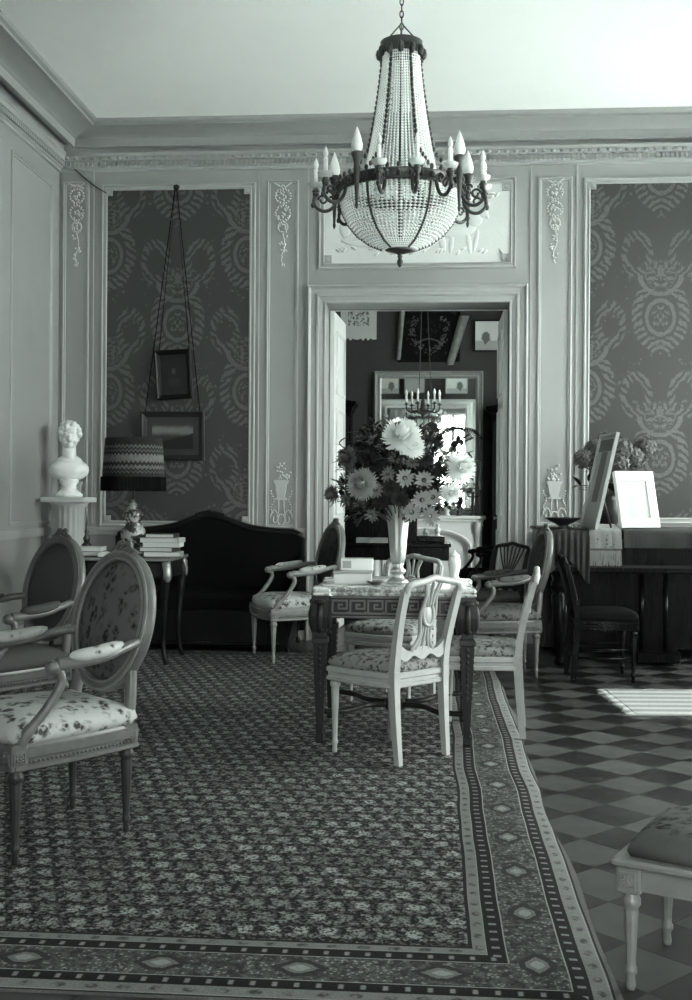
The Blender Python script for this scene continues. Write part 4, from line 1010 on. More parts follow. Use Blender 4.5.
# ================================================================== SETTEE
SX, SY = WX(201, 600, 9.2), 9.2
so = thing('settee', 'dark high-backed settee with an arched crest against the panelled wall', 'sofa', (SX, SY, 0))
hw = .80
def crest(x): u = abs(x)/hw; return .985 + .10*math.exp(-(u/.30)**2) + .02*math.cos(u*PI*1.0) - (.04*max(0, u - .92)/.08)
n = 40; xs = [lerp(-hw, hw, k/n) for k in range(n+1)]
mb = MB(); mb.prism([(hw, .34), (-hw, .34)] + [(x, crest(x) - .05) for x in xs], 'y', .33, .40); mb.build('back_panel', MAT['velvet'], so)
mb = MB(); mb.tube([(x, .355, crest(x) - .03) for x in xs], .034, 8); mb.tube([(-hw, .355, .10), (-hw, .355, crest(hw) - .03)], .030, 8); mb.tube([(hw, .355, .10), (hw, .355, crest(hw) - .03)], .030, 8)
bfr = mb.build('back_frame', MAT['darkwood'], so)
mb = MB()
for k in range(9): mb.ell(((k-4)*.028, .35, crest(0) + .005 - abs(k-4)*.006), (.022, .022, .018), 8, 6)
mb.build('crest_carving', MAT['darkwood'], bfr)
mb = MB(); n_ = 8
loops = []
for o_, z in ((.01, .32), (0, .34), (0, .42), (.02, .455), (.08, .475)): loops.append([(-hw + .05 + o_, -.34 + o_, z), (hw - .05 - o_, -.34 + o_, z), (hw - .05 - o_, .33, z), (-hw + .05 + o_, .33, z)])
mb.loft(loops, smooth=False); mb.build('seat', MAT['velvet'], so)
mb = MB(); mb.cbox(-hw + .02, hw - .02, -.36, -.32, .05, .335, .008); mb.box(-hw + .03, hw - .03, -.32, .33, .05, .32); mb.tube(bez([(-.7, -.362, .075), (-.2, -.365, .07), (0, -.368, .07), (.2, -.365, .07), (.7, -.362, .075)], 5), .015, 6); mb.build('front_rail', MAT['darkwood'], so)
for s in (-1, 1):
    mb = MB(); mb.cbox(s*hw - .04, s*hw + .04, -.32, .33, .32, .60, .02); mb.tube(bez([(s*hw, .33, .72), (s*hw, .1, .66), (s*hw, -.2, .63), (s*hw, -.34, .60)], 5), .036, 8); mb.build('arm', MAT['velvet'], so)
    for yy in (-.33, .33):
        mb = MB(); mb.tube(bez([(s*(hw - .04), yy, .33), (s*(hw - .015), yy + (-.015 if yy < 0 else .0), .24), (s*(hw - .045), yy, .10), (s*(hw - .02), yy - .02, .02), (s*(hw - .02), yy - .02, 0)], 5), [.035]*6 + [.026]*5 + [.018]*10, 8); mb.build('leg', MAT['darkwood'], so)

# ================================================================== WRITING TABLE WITH LAMP AND BOOKS
BX0, BX1, BY0, BY1, BZ = -2.85, -1.90, 8.02, 8.62, .80
bt = thing('writing_table', 'dark writing table with cabriole legs and gilt corner mounts before the settee', 'table', ((BX0+BX1)/2, (BY0+BY1)/2, 0.012))
w, d = (BX1-BX0)/2, (BY1-BY0)/2
mb = MB(); mb.cbox(-w, w, -d, d, BZ - .044, BZ - .014, .006); tp = mb.build('top', MAT['darkwood'], bt)
mb = MB(); mb.frame(-w - .004, w + .004, 0, 0, [(0, 0)], 0) if False else None
for s in (-1, 1): mb.box(-w - .004, w + .004, s*d - .004, s*d + .004, BZ - .04, BZ - .018); mb.box(s*w - .004, s*w + .004, -d, d, BZ - .04, BZ - .018)
mb.build('edge_band', MAT['gilt'], tp)
mb = MB(); 
for s in (-1, 1): mb.box(-w + .04, w - .04, s*(d - .04) - .01, s*(d - .04) + .01, BZ - .17, BZ - .044); mb.box(s*(w - .04) - .01, s*(w - .04) + .01, -d + .04, d - .04, BZ - .17, BZ - .044)
mb.build('apron', MAT['darkwood'], bt)
for k in (-1, 0, 1):
    mb = MB(); mb.cbox(k*.31 - .14, k*.31 + .14, -d + .022, -d + .032, BZ - .155, BZ - .06, .003); dr = mb.build('drawer', MAT['midwood'], bt)
    mb = MB(); mb.ell((k*.31, -d + .015, BZ - .108), .012, 8, 6); mb.build('knob', MAT['gilt'], dr)
for sx in (-1, 1):
    for sy in (-1, 1):
        mb = MB(); X, Y_ = sx*(w - .045), sy*(d - .045)
        mb.tube(bez([(X, Y_, BZ - .05), (X + sx*.012, Y_ + sy*.012, BZ - .14), (X + sx*.004, Y_ + sy*.004, BZ - .28), (X - sx*.012, Y_ - sy*.012, .25), (X - sx*.004, Y_ - sy*.004, .08), (X + sx*.02, Y_ + sy*.02, .0)], 5), [.034]*4 + [.036]*3 + [.030]*4 + [.024]*5 + [.018]*10, 8)
        lg = mb.build('leg', MAT['darkwood'], bt)
        mb = MB(); mb.tube(bez([(X + sx*.006, Y_ + sy*.006, BZ - .05), (X + sx*.022, Y_ + sy*.022, BZ - .13), (X + sx*.014, Y_ + sy*.014, BZ - .22)], 5), [.034]*4 + [.032]*4 + [.02, .012, .006], 8); mb.ell((X + sx*.02, Y_ + sy*.02, BZ - .075), .03, 8, 6); mb.build('corner_mount', MAT['gilt'], lg)
BT = BZ - .014 + .012
# lamp
LX, LY = WX(133.5, 500, 8.34), 8.34
lp = thing('table_lamp', 'table lamp with a bulbous painted base and a fringed dark drum shade', 'lamp', (LX, LY, BT))
def pottery():
    m = Mat('painted_pottery', .25, 0, .6); v_ = m.noise(13, 3); m.color((v_.ss(.48, .56)).mix(.04, .34)); return m.m
MAT['pottery'] = pottery()
zS = WZ(133, 490, LY) - BT; zT = WZ(133, 438, LY) - BT
mb = MB(); mb.lathe([(.07, 0), (.075, .015), (.055, .03), (.05, .04), (.075, .07), (.092, .12), (.095, .16), (.085, .20), (.06, .225), (.062, .235), (.05, .25), (.068, .275), (.076, .305), (.07, .335), (.045, .36), (.03, .375), (.034, .385), (.02, .40), (.018, .42)], 24); mb.build('base', MAT['pottery'], lp)
mb = MB(); mb.tube([(0, 0, .41), (0, 0, zS + .12)], .012, 8); mb.tube([(-.2, 0, zT - .04), (.2, 0, zT - .04)], .003, 5); mb.tube([(0, -.2, zT - .04), (0, .2, zT - .04)], .003, 5); mb.tube([(0, 0, zS + .12), (0, 0, zT - .04)], .004, 5); mb.build('stem', MAT['bronze'], lp)
mb = MB(); mb.lathe([(.012, zS + .11), (.028, zS + .15), (.03, zS + .18), (.012, zS + .21), (0, zS + .215)], 12); mb.build('bulb', MAT['candle'], lp)
def shade_mat():
    m = Mat('banded_shade_cloth', .85, 0, .15); x, y, z = m.xyz(); h = zT - zS
    t = (z - zS) / h
    ang = E(m.nt, m.nt.nodes.new('ShaderNodeMath').outputs[0]); nd = ang.k.node; nd.operation = 'ARCTAN2'; m.nt.links.new(y.k, nd.inputs[0]); m.nt.links.new(x.k, nd.inputs[1])
    z1 = (ang * 44).sin() * 0.018; n = m.noise(60, 2)
    def b(c, w_): return 1 - ((t - c - z1).abs()).ss(w_*.6, w_)
    f = b(.82, .03) * .06 + b(.60, .09) * .11 + b(.74, .02) * .06 + b(.43, .04) * .08 + b(.34, .02) * .04
    fr = t.lt(.26) * ((ang * 150).sin() * .012 + .012)
    m.color((f + .022 + fr) * ((n - .5) * 1.2 + 1)); m.bump(f + n * .3, .004, .5); return m.m
mb = MB(); mb.lathe([(.238, zS), (.236, zS + .03), (.228, (zS+zT)/2), (.214, zT - .004), (.208, zT), (.205, zT - .004), (.222, (zS+zT)/2), (.230, zS + .004), (.238, zS)], 48, cap=False); sh = mb.build('lamp_shade', shade_mat(), lp)
mb = MB()
for k in range(150): a = 2*PI*k/150; mb.tube([(.241*math.cos(a), .241*math.sin(a), zS + .10), (.243*math.cos(a), .243*math.sin(a), zS - .008)], .0035, 4, cap=False)
mb.build('fringe', MAT['velvet'], sh, kind='stuff')
# stacked books
covs = [MAT['cov_grey'], MAT['cov_dark'], MAT['cov_pale']]
rb = random.Random(2); z = BT
labs = ['thick pale book at the bottom of the stack on the writing table', 'grey book second from the bottom of the stack on the writing table', 'pale book in the middle of the stack on the writing table', 'long book second from the top of the stack on the writing table', 'small book on the very top of the stack on the writing table']
for k, (ww, hh) in enumerate(((.27, .034), (.25, .034), (.27, .032), (.29, .036), (.21, .030))):
    book('book', labs[k], (WX(162 + rb.uniform(-2, 2), 545, 8.25), 8.25, z), PI + rb.uniform(-.12, .12), ww, .19, hh, covs[k % 3], 'books stacked on the writing table'); z += hh + .0005
z = BT
for k, (xx, ww, hh, lab) in enumerate(((-2.60, .30, .035, 'flat dark book lying under another beside the lamp'), (-2.58, .26, .03, 'flat pale book lying on the dark one beside the lamp'), )):
    book('book', lab, (xx, 8.22, z), .1*k, ww, .22, hh, covs[1 + k % 2], 'books lying flat beside the lamp'); z += hh + .0005
book('book', 'pale book lying flat between the lamp and the flat pair', (-2.36, 8.16, BT), .2, .20, .15, .028, MAT['cov_pale'], 'books lying flat beside the lamp')
fg = thing('bronze_figurine', 'slim dark bronze spire ornament on the writing table', 'ornament', (WX(86, 520, 8.4), 8.42, BT))
mb = MB(); mb.lathe([(.05, 0), (.05, .02), (.03, .03), (.035, .05), (.04, .07), (.02, .09)], 12); mb.build('base', MAT['bronze'], fg); mb = MB(); mb.lathe([(.02, .088), (.028, .12), (.012, .15), (.018, .17), (.008, .20), (.010, .22), (.003, .30), (0, .34)], 12); mb.build('spire', MAT['bronze'], fg)

# ================================================================== BUST ON PEDESTAL
PX, PY = WX(69, 495, 9.3), 9.3
PZ = WZ(66, 497, 9.3)
pd = thing('fluted_pedestal', 'pale fluted pedestal under the marble bust in the corner', 'pedestal', (PX, PY, 0))
mb = MB(); mb.cbox(-.2, .2, -.2, .2, 0, .1, .008); mb.build('plinth', MAT['mould'], pd)
mb = MB(); mb.lathe([(.17, .10), (.175, .13), (.15, .15), (.14, .17), (.132, PZ - .09), (.15, PZ - .08), (.155, PZ - .06), (.17, PZ - .045)], 72, flute=.10, fz=(.16, PZ - .085), nfl=18); mb.build('shaft', MAT['relief'], pd)
mb = MB(); mb.cbox(-.185, .185, -.185, .185, PZ - .045, PZ, .006); mb.build('capital', MAT['relief'], pd)
bu = thing('marble_bust', 'white marble bust of a curly-haired head on the fluted pedestal', 'bust', (PX, PY, PZ), .35); bu.scale = (1.1, 1.1, 1.1)
mb = MB(); mb.lathe([(.10, 0), (.105, .02), (.085, .035), (.06, .06), (.055, .09), (.075, .12), (.07, .14)], 24); mb.build('socle', MAT['marble_white'], bu)
mb = MB()
mb.ell((0, .0, .21), (.15, .085, .09), 20, 12); mb.ell((0, .0, .255), (.11, .07, .07), 16, 10)
mb.tube([(0, .005, .24), (0, -.005, .33), (0, -.02, .40)], [.07, .052, .05], 14)
mb.ell((0, -.025, .455), (.066, .082, .095), 20, 14); mb.ell((0, -.06, .40), (.038, .035, .03), 12, 8)
mb.tube([(0, -.098, .475), (0, -.118, .435), (0, -.100, .428)], [.010, .015, .012], 8); mb.ell((0, -.098, .408), (.022, .010, .008), 10, 6); mb.ell((0, -.095, .395), (.018, .010, .007), 10, 6)
for s in (-1, 1):
    mb.ell((s*.026, -.092, .472), (.014, .010, .009), 8, 6); mb.ell((s*.028, -.094, .488), (.02, .010, .006), 8, 6); mb.ell((s*.066, -.015, .45), (.010, .02, .026), 8, 6); mb.ell((s*.035, -.075, .43), (.026, .025, .025), 8, 6)
mb.ell((0, -.072, .51), (.052, .04, .04), 12, 8)
mb.build('head_and_chest', MAT['marble_white'], bu)
mb = MB(); rh = random.Random(8)
for k in range(120):
    a = rh.uniform(0, 2*PI); e = rh.uniform(-.1, 1.5); q = Vector((.074*math.cos(a)*math.cos(e), -.015 + .09*math.sin(a)*math.cos(e), .475 + .095*math.sin(e)))
    if q.y < -.07 and q.z < .535: continue
    mb.ell(q, (rh.uniform(.016, .026),)*3, 8, 5)
mb.build('hair', MAT['marble_white'], bu)

# ================================================================== PICTURES ON THE DAMASK
def picture(name, label, c, w, h, fw, m_f, pic, tilt=0.0, depth=.03, roll=0.0, mat_w=0.0, rz=0.0, cat='picture', mat_m=None):
    t = thing(name, label, cat, c); t.rotation_euler = (tilt, roll, rz)
    mb = MB(); mb.frame(-w/2, w/2, -h/2, h/2, [(0, -.0), (0, depth*.8), (fw*.25, depth), (fw*.45, depth*.7), (fw*.8, depth*.55), (fw, depth*.4), (fw, 0)]); fr = mb.build('frame', m_f, t)
    mb = MB(); mb.box(-w/2 + .004, w/2 - .004, -.004, .0, -h/2 + .004, h/2 - .004); mb.build('backing', MAT['darkwood'], t)
    iw, ih = w/2 - fw, h/2 - fw
    if mat_w:
        mb = MB(); mb.frame(-iw, iw, -ih, ih, [(0, .004), (0, .008), (mat_w, .008), (mat_w, .004)]); mb.build('mount', mat_m or MAT['ivory'], t); iw -= mat_w; ih -= mat_w
    mb = MB(); mb.box(-iw, iw, -.0065, -.004, -ih, ih); mb.build('image', pic, t)
    return t
def portrait_mat():
    m = Mat('dark_portrait', .3, 0, .5); x, y, z = m.xyz()
    f = 1 - (((x / .022).pow(2) + ((z - .03) / .03).pow(2)).sqrt()).ss(.6, 1.1); s = 1 - (((x / .07).pow(2) + ((z + .06) / .05).pow(2)).sqrt()).ss(.5, 1.1)
    m.color(f * .055 + s * .025 * m.noise(20, 3) + .008); return m.m
def landscape_mat(hw_, hh_):
    m = Mat('dusky_landscape', .3, 0, .5); x, y, z = m.xyz()
    sky = z.gt(hh_*.25 + 0.0) ; u = x / hw_; v_ = z / hh_
    hill = (v_ - u * .45 + .25 + (m.noise(14, 3) - .5) * .5).ss(-.15, .15); glow = (1 - ((v_ - .6 + (m.noise(10, 3) - .5) * .8).abs()).ss(.1, .7))
    m.color(hill * (.03 + glow * .13) + .008); return m.m
NAIL = wp(176, 187, YB - .03)
def wallpic(px0, py0, px1, py1, Y): a, b = wp(px0, py0, Y), wp(px1, py1, Y); return (a+b)/2, b.x - a.x, a.z - b.z
c, w_, h_ = wallpic(156, 350, 192, 399.5, YB - .06)
P1 = picture('small_portrait', 'small dark portrait in a black frame hanging crooked on the damask', c, w_, h_, .045, MAT['darkwood'], portrait_mat(), tilt=math.radians(3), roll=math.radians(-3.2)); p1c, p1w, p1h = c, w_, h_
c, w_, h_ = wallpic(141.5, 411.5, 204.5, 460.5, YB - .06)
P2 = picture('landscape_picture', 'wide dusky landscape picture in a dark frame under the small portrait', c, w_, h_, .05, MAT['midwood'], landscape_mat(.15, .08), tilt=math.radians(4), mat_w=.05, mat_m=MAT['cov_dark'])
mb = MB(); mb.lathe([(.0, 0), (.028, .004), (.03, .012), (.02, .03), (.0, .04)], 12); nl = mb.build('picture_hook', MAT['darkwood'], label='dark round knob at the top of the damask holding the picture cords', cat='hook', loc=(NAIL.x, YB - .005, NAIL.z), rot=(PI/2, 0, 0))
mb = MB()
for k in range(8): mb.ell((.016*math.cos(k), .016*math.sin(k), .012), .012, 6, 4)
mb.build('bow', MAT['velvet'], nl)
def cord(pic, pts):
    mb = MB(); mb.M = Matrix.LocRotScale(pic.location, pic.rotation_euler, None).inverted(); mb.tube([mb.M @ Vector(p) for p in pts] if False else pts, .004, 5); mb.build('cord', MAT['velvet'], pic)
NP = (NAIL.x, YB - .040, NAIL.z)
cord(P1, [(p1c.x - p1w*.42, YB - .055, p1c.z + p1h*.46), NP, (p1c.x + p1w*.42, YB - .055, p1c.z + p1h*.46)])
cord(P2, [(c.x - w_*.45, YB - .045, c.z + h_*.46), (NP[0] - .006, YB - .034, NP[2]), (NP[0] + .006, YB - .034, NP[2]), (c.x + w_*.42, YB - .045, c.z + h_*.46)])
a, b = wp(69, 164, YB - .02), wp(108, 194, YB - .02)
mb = MB(); mb.tube(bez([(XL + .02, YB - .25, a.z + .1), (XL + .06, YB - .04, a.z + .06), a, wp(92, 184, YB - .03), b, (b.x + .03, YB - .03, b.z - .03)], 5), .005, 5); mb.build('electric_cable', MAT['iron'], label='thin dark cable running down from the cornice to the damask corner', cat='cable')

# ================================================================== COVERED PIANO AND WHAT STANDS ON IT
QX0, QX1, QY0, QY1, QZ = .84, 2.75, 8.36, 9.5, 1.015
pn = thing('piano', 'dark square piano under shawls beside the far wall', 'piano', ((QX0+QX1)/2, (QY0+QY1)/2, 0))
w, d = (QX1-QX0)/2, (QY1-QY0)/2
mb = MB(); mb.cbox(-w, w, -d, d, .70, QZ - .03, .01); mb.box(-w + .03, w - .03, .1, d - .02, .06, .70); mb.build('case', MAT['ebony'], pn)  # second box: dark body added below, standing in for shade under the piano
mb = MB(); mb.cbox(-w - .02, w + .02, -d - .02, d + .02, QZ - .03, QZ, .008); mb.build('lid', MAT['ebony'], pn)
mb = MB(); mb.cbox(-w + .02, w - .02, -d - .008, -d + .002, .74, .76, .003); mb.cbox(-w + .02, w - .02, -d - .008, -d + .002, .93, .95, .003); mb.build('front_moulding', MAT['midwood'], pn)
for sx in (-1, 1):
    for sy in (-1, 1):
        mb = MB(); mb.lathe([(.03, 0), (.04, .02), (.03, .05), (.035, .08), (.055, .30), (.07, .52), (.05, .55), (.075, .58), (.075, .62), (.06, .64), (.08, .70)], 16); mb.build('leg', MAT['ebony'], pn, loc=(sx*(w - .12), sy*(d - .12), 0))
mb = MB(); mb.cbox(-.16, .16, -.22, .05, .02, .10, .008)
for s in (-1, 1): mb.tube([(s*.09, 0, .09), (s*.09, .0, .70)], .018, 8)
mb.build('pedal_lyre', MAT['ebony'], pn, loc=(-.1, -.2, 0))
# shawls draped over the piano top and its front edge
def cloth_mat(name, v, dark, pat=0.0):
    m = Mat(name, .9, 0, .15); x, y, z = m.xyz(); n = m.noise(9, 4, .6, m.vec(x * 6, y * 6, z * .6)); wv = m.noise(240, 2)
    f = ((n - .5) * .7 + 1) * v
    if pat:
        b = z.gt(QZ - .125) * z.lt(QZ - .03)
        mo = m.voro(34, .5).ss(.42, .2) * m.noise(14, 2).ss(.45, .55); f = f * (1 - b * mo * pat)
        f = f * (1 - (1 - ((z - QZ + .14).abs()).ss(.004, .010)) * .6)
    m.color(f * ((wv - .5) * .6 + 1)); m.bump(wv, .002, .4); return m.m
def cloth(name, lab, x0, x1, yb, drop, m, seed=1, fold=.012, nfold=9, lift=.003, yf=QY0 - .026):
    r = random.Random(seed); nx, nt = 70, 26; mb = MB(); vs = []; fs = []; ph = r.uniform(0, 6)
    for j in range(nt + 1):
        s = j/nt
        for i in range(nx + 1):
            u = i/nx; x = lerp(x0, x1, u); dr = drop(u) if callable(drop) else drop
            if s < .4: y = lerp(yb, yf, s/.4); z = QZ + lift
            else:
                q = (s - .4)/.6; z = QZ + lift - dr*q
                y = yf - lift - .006*min(1, q*6) - fold*min(1, q*3)*(1 + math.sin(u*nfold*2*PI + ph + .6*math.sin(u*9)))
                x += .008*q*math.sin(u*17 + ph)
            vs.append((x, y, z))
    for j in range(nt):
        for i in range(nx): a_ = j*(nx+1)+i; fs.append((a_, a_+1, a_+nx+2, a_+nx+1))
    mb.add(vs, fs, True); o = mb.build(name, m, label=lab, cat='cloth')
    sol = o.modifiers.new('thickness', 'SOLIDIFY'); sol.thickness = .003; sol.offset = 1 if False else -1
    return o
XA, XB_, XC = WX(538, 530, 8.33), WX(587, 530, 8.33), WX(621, 530, 8.33)
MAT['shawl'] = cloth_mat('dark_shawl', .045, 0); MAT['runner'] = cloth_mat('embroidered_runner', .22, 0, .8)
cloth('shawl', 'dark plain shawl hanging in folds over the end of the piano', XA, XB_ + .02, 9.0, lambda u: .27 + .06*math.sin(u*9) + .10*max(0, (u - .86)/.14), MAT['shawl'], 3, .014, 8, .003)
rn = cloth('fringed_runner', 'pale embroidered runner with a long fringe over the piano front', XB_ + .015, XC, 8.9, .145, MAT['runner'], 5, .003, 3, .008)
mb = MB(); rf_ = random.Random(6)
for k in range(60):
    x = lerp(XB_ + .018, XC - .003, k/59); z = QZ - .135; mb.tube([(x, QY0 - .046, z), (x + rf_.uniform(-.004, .004), QY0 - .048, z - .06), (x + rf_.uniform(-.006, .006), QY0 - .046, z - .115 - rf_.uniform(0, .012))], .0028, 4, cap=False)
mb.build('fringe', MAT['runner'], rn, kind='stuff')
cloth('shawl', 'second dark shawl over the piano beyond the fringed runner', XC + .015, 2.4, 8.9, .13, MAT['shawl'], 9, .008, 5, .003)
# bowl, frames, hydrangeas
bw = thing('dark_bowl', 'wide dark footed bowl on the shawl-covered piano', 'bowl', (WX(563, 518, 8.5), 8.50, QZ + .004))
mb = MB(); mb.lathe([(.05, 0), (.055, .01), (.03, .02), (.05, .035), (.10, .06), (.135, .082), (.14, .085), (.13, .078), (.09, .055), (0, .035)], 28); mb.build('body', MAT['iron'], bw)
fd = thing('low_tray', 'low pale tray lying on the shawl beside the leaning picture', 'tray', (WX(596, 518, 8.62), 8.66, QZ + .004)); mb = MB(); mb.cbox(-.16, .16, -.1, .1, 0, .018, .004); mb.cbox(-.14, .14, -.085, .085, .018, .035, .004); mb.build('body', MAT['cov_grey'], fd)
def print_mat():
    m = Mat('mounted_print', .4, 0, .4); x, y, z = m.xyz(); d_ = ((x / .075).abs()).max(((z - .03) / .19).abs()); top = ((x / .17).abs()).max(((z - .27) / .045).abs())
    m.color((d_.lt(1.0)).mix(.30 - top.lt(1.0) * .26, .03 + m.noise(30, 3) * .05)); return m.m
fr1 = thing('leaning_print', 'tall framed print leaning back on the piano, seen almost edge-on', 'picture', (WX(588.5, 523, 8.42), 8.42, QZ + .012), facing(.99, .14))
M_ = Matrix.Rotation(math.radians(-12.5), 4, 'X')
mb = MB(); mb.M = M_; mb.frame(-.21, .21, 0, .72, [(0, -.012), (0, .012), (.006, .016), (.022, .014), (.026, .006), (.026, -.012)]); mb.build('frame', MAT['cov_grey'], fr1)
pm = print_mat(); mb = MB(); mb.box(-.19, .19, -.004, .004, -.34, .34); o = mb.build('image', pm, fr1, rot=(math.radians(-12.5), 0, 0)); o.location = M_ @ Vector((0, 0, .36))
mb = MB(); mb.tube([(0, .075, .34), (0, .17, .006)], .008, 6); mb.M = None; mb.build('easel_strut', MAT['midwood'], fr1)
fr2 = thing('white_framed_photo', 'white framed photograph standing behind the leaning print on the piano', 'picture', (WX(641, 524, 8.60), 8.62, QZ + .012), math.radians(24))
M_ = Matrix.Rotation(math.radians(-14), 4, 'X')
mb = MB(); mb.M = M_; mb.frame(-.17, .17, 0, .44, [(0, -.02), (0, .014), (.008, .018), (.07, .016), (.074, .006), (.074, -.02)]); mb.build('frame', MAT['ivory'], fr2)
mb = MB(); mb.M = M_; mb.box(-.12, .12, -.006, .004, .06, .38); mb.build('image', MAT['cov_grey'], fr2)
mb = MB(); mb.M = M_; mb.box(-.165, .165, .004, .02, .005, .435); mb.build('backing', MAT['darkwood'], fr2)
fv = thing('round_vase', 'round dark vase of hydrangeas behind the pictures on the piano', 'vase', (WX(608, 500, 9.05), 9.05, QZ + .002))
mb = MB(); mb.lathe([(.06, 0), (.065, .01), (.10, .08), (.11, .14), (.09, .20), (.06, .24), (.065, .27), (.05, .26), (.05, .2)], 24); mb.build('body', MAT['iron'], fv)
MAT['petal_hyd'] = plain('hydrangea_petal', .085, .7, var=.5, scale=40)
def hydrangea(px, py, Y, r, v):
    c = wp(px, py, Y); t = thing('hydrangea', ('dusky' if (px + py) % 3 else 'very dark') + ' round hydrangea head in the vase on the piano', 'flower', c, 0, 'hydrangeas on the piano')
    mb = MB(); rr_ = random.Random(int(px*7 + py)); n = 110
    for k in range(n):
        zz = 1 - 2*(k + .5)/n; a = k*2.39996; d_ = Vector((math.cos(a)*math.sqrt(1-zz*zz), math.sin(a)*math.sqrt(1-zz*zz), zz))
        s = d_.orthogonal().normalized(); u = d_.cross(s); p = d_*r*rr_.uniform(.68, 1.08); q = r*rr_.uniform(.22, .32)
        for g in range(4):
            b = g*PI/2 + a; e = s*math.cos(b) + u*math.sin(b); f2 = s*-math.sin(b) + u*math.cos(b)
            mb.add([p, p + e*q*.7 + f2*q*.5, p + e*q*1.2 + d_*q*.2, p + e*q*.7 - f2*q*.5], [(0, 1, 2, 3)], False)
    mb.ell((0, 0, 0), r*.62, 10, 7); mb.build('florets', v, t)
    base = Vector((WX(608, 500, 9.05), 9.05, QZ + .22)) - c; mb = MB(); mb.tube(bez([(0, 0, -r*.6), base*.6 + Vector((0, 0, .03)), base], 5), .006, 5); mb.build('stem', MAT['stem'], t)
for px, py, Y, r in ((584, 459, 9.0, .075), (594, 449, 9.05, .075), (608, 442, 9.1, .085), (620, 450, 8.95, .095), (618, 464, 8.9, .085), (633, 458, 9.0, .09), (602, 458, 9.15, .08), (645, 448, 9.1, .09)):
    hydrangea(px, py, Y, r, MAT['petal_hyd'] if (px + py) % 3 else MAT['petal_dark'])
HL = leaf_mesh('leaf', .12, .04)
for k in range(6):
    a = k*1.05; sprig((WX(608, 500, 9.05) + .22*math.cos(a), 9.05 + .15*math.sin(a), QZ + .36 + .1*math.sin(k*2)), (WX(608, 500, 9.05), 9.05, QZ + .24), 'broad-leaved stalk between the hydrangea heads', 'hydrangea leaves on the piano', 4, rd, 1.0, HL)

# small mat with a fringed end
def mat_cloth():
    m = Mat('striped_woven_mat', .95, 0, .1); x, y, z = m.xyz(); s = ((y * 46).sin()).ss(-.2, .4); n = m.noise(120, 3)
    m.color((s * .18 + .26) * ((n - .5) * 1.0 + 1)); m.bump(n, .004, .5); return m.m
MAT['mat'] = mat_cloth()
mt = thing('fringed_mat', 'small pale striped mat with a fringed end on the parquet', 'mat', (1.70, 7.02, 0), math.radians(4))
mb = MB(); mb.cbox(-.55, .55, -.42, .42, .0005, .014, .005); mb.build('weave', MAT['mat'], mt)
mb = MB()
for k in range(70): y = -.42 + .84*k/69; mb.tube([(-.548, y, .008), (-.59 - rf_.uniform(0, .025), y + rf_.uniform(-.012, .012), .004)], .004, 4)
mb.build('fringe', MAT['mat'], mt, kind='stuff')

# ================================================================== GILT FOOTSTOOL
fs_ = thing('footstool', 'small carved gilt footstool with fluted legs on the parquet by the carpet', 'footstool', (.80, 2.98, 0), math.radians(-27))
sw, sd = .26, .20
for sx in (-1, 1):
    for sy in (-1, 1):
        fluted_leg(.255, .021, .013).build('leg', MAT['giltpaint'], fs_, loc=(sx*(sw - .03), sy*(sd - .03), 0)); block_with_rosette(fs_, sx*(sw - .03), sy*(sd - .03), .253, .322, .062, MAT['giltpaint'])
mb = MB()
for s in (-1, 1): mb.box(-sw + .05, sw - .05, s*(sd - .03) - .02, s*(sd - .03) + .02, .262, .322); mb.box(s*(sw - .03) - .02, s*(sw - .03) + .02, -sd + .05, sd - .05, .262, .322)
mb.build('rail', MAT['giltpaint'], fs_)
mb = MB(); mb.cbox(-sw - .014, sw + .014, -sd - .014, sd + .014, .322, .343, .007); mb.build('top_moulding', MAT['giltpaint'], fs_)
mb = MB(); loops = []
for o_, z in ((.03, .343), (.022, .36), (.03, .385), (.07, .405), (.13, .412)): loops.append([(-sw+o_, -sd+o_*.8, z), (0, -sd+o_*.8 - .005, z), (sw-o_, -sd+o_*.8, z), (sw-o_+.005, 0, z), (sw-o_, sd-o_*.8, z), (0, sd-o_*.8 + .005, z), (-sw+o_, sd-o_*.8, z), (-sw+o_-.005, 0, z)])
mb.loft(loops); mb.build('cushion', MAT['fl_mid'], fs_)

# ================================================================== NEXT ROOM
YN = Y3
# fireplace
fx0, fx1 = WX(368, 520, YN - .3), WX(486, 520, YN - .3); fzt = WZ(427, 515.5, YN - .3); fxc = (fx0+fx1)/2
fp = thing('fireplace', 'white marble fireplace with a rounded opening under the tall mirror', 'fireplace', (fxc, YN, 0)); hw_ = (fx1-fx0)/2
mb = MB(); mb.cbox(-hw_, hw_, -.32, 0, fzt - .05, fzt, .01); mb.cbox(-hw_ + .03, hw_ - .03, -.29, 0, fzt - .085, fzt - .05, .008); mb.build('mantel_shelf', MAT['marble_white'], fp)
ow, oh = hw_ - .24, fzt - .22
arc = [(ow*math.cos(t) * 1.0, oh - .22 + .22*math.sin(t)) for t in [PI*k/20 for k in range(21)]]
mb = MB(); poly = [(-hw_ + .05, 0), (-hw_ + .05, fzt - .085), (hw_ - .05, fzt - .085), (hw_ - .05, 0), (ow, 0)] + arc + [(-ow, 0)]
mb.prism(poly, 'y', -.24, -.20); mb.box(-hw_ + .05, -ow - .02, -.2, 0, 0, fzt - .085); mb.box(ow + .02, hw_ - .05, -.2, 0, 0, fzt - .085); mb.build('surround', MAT['marble_white'], fp)
mb = MB(); pts = [(ow + .035, -.245, 0)] + [(1.0*(ow + .035)*math.cos(t), -.245, oh - .22 + .255*math.sin(t)) for t in [PI*k/20 for k in range(21)]] + [(-ow - .035, -.245, 0)]; mb.tube(pts, .018, 8); mb.build('arch_moulding', MAT['marble_white'], fp)
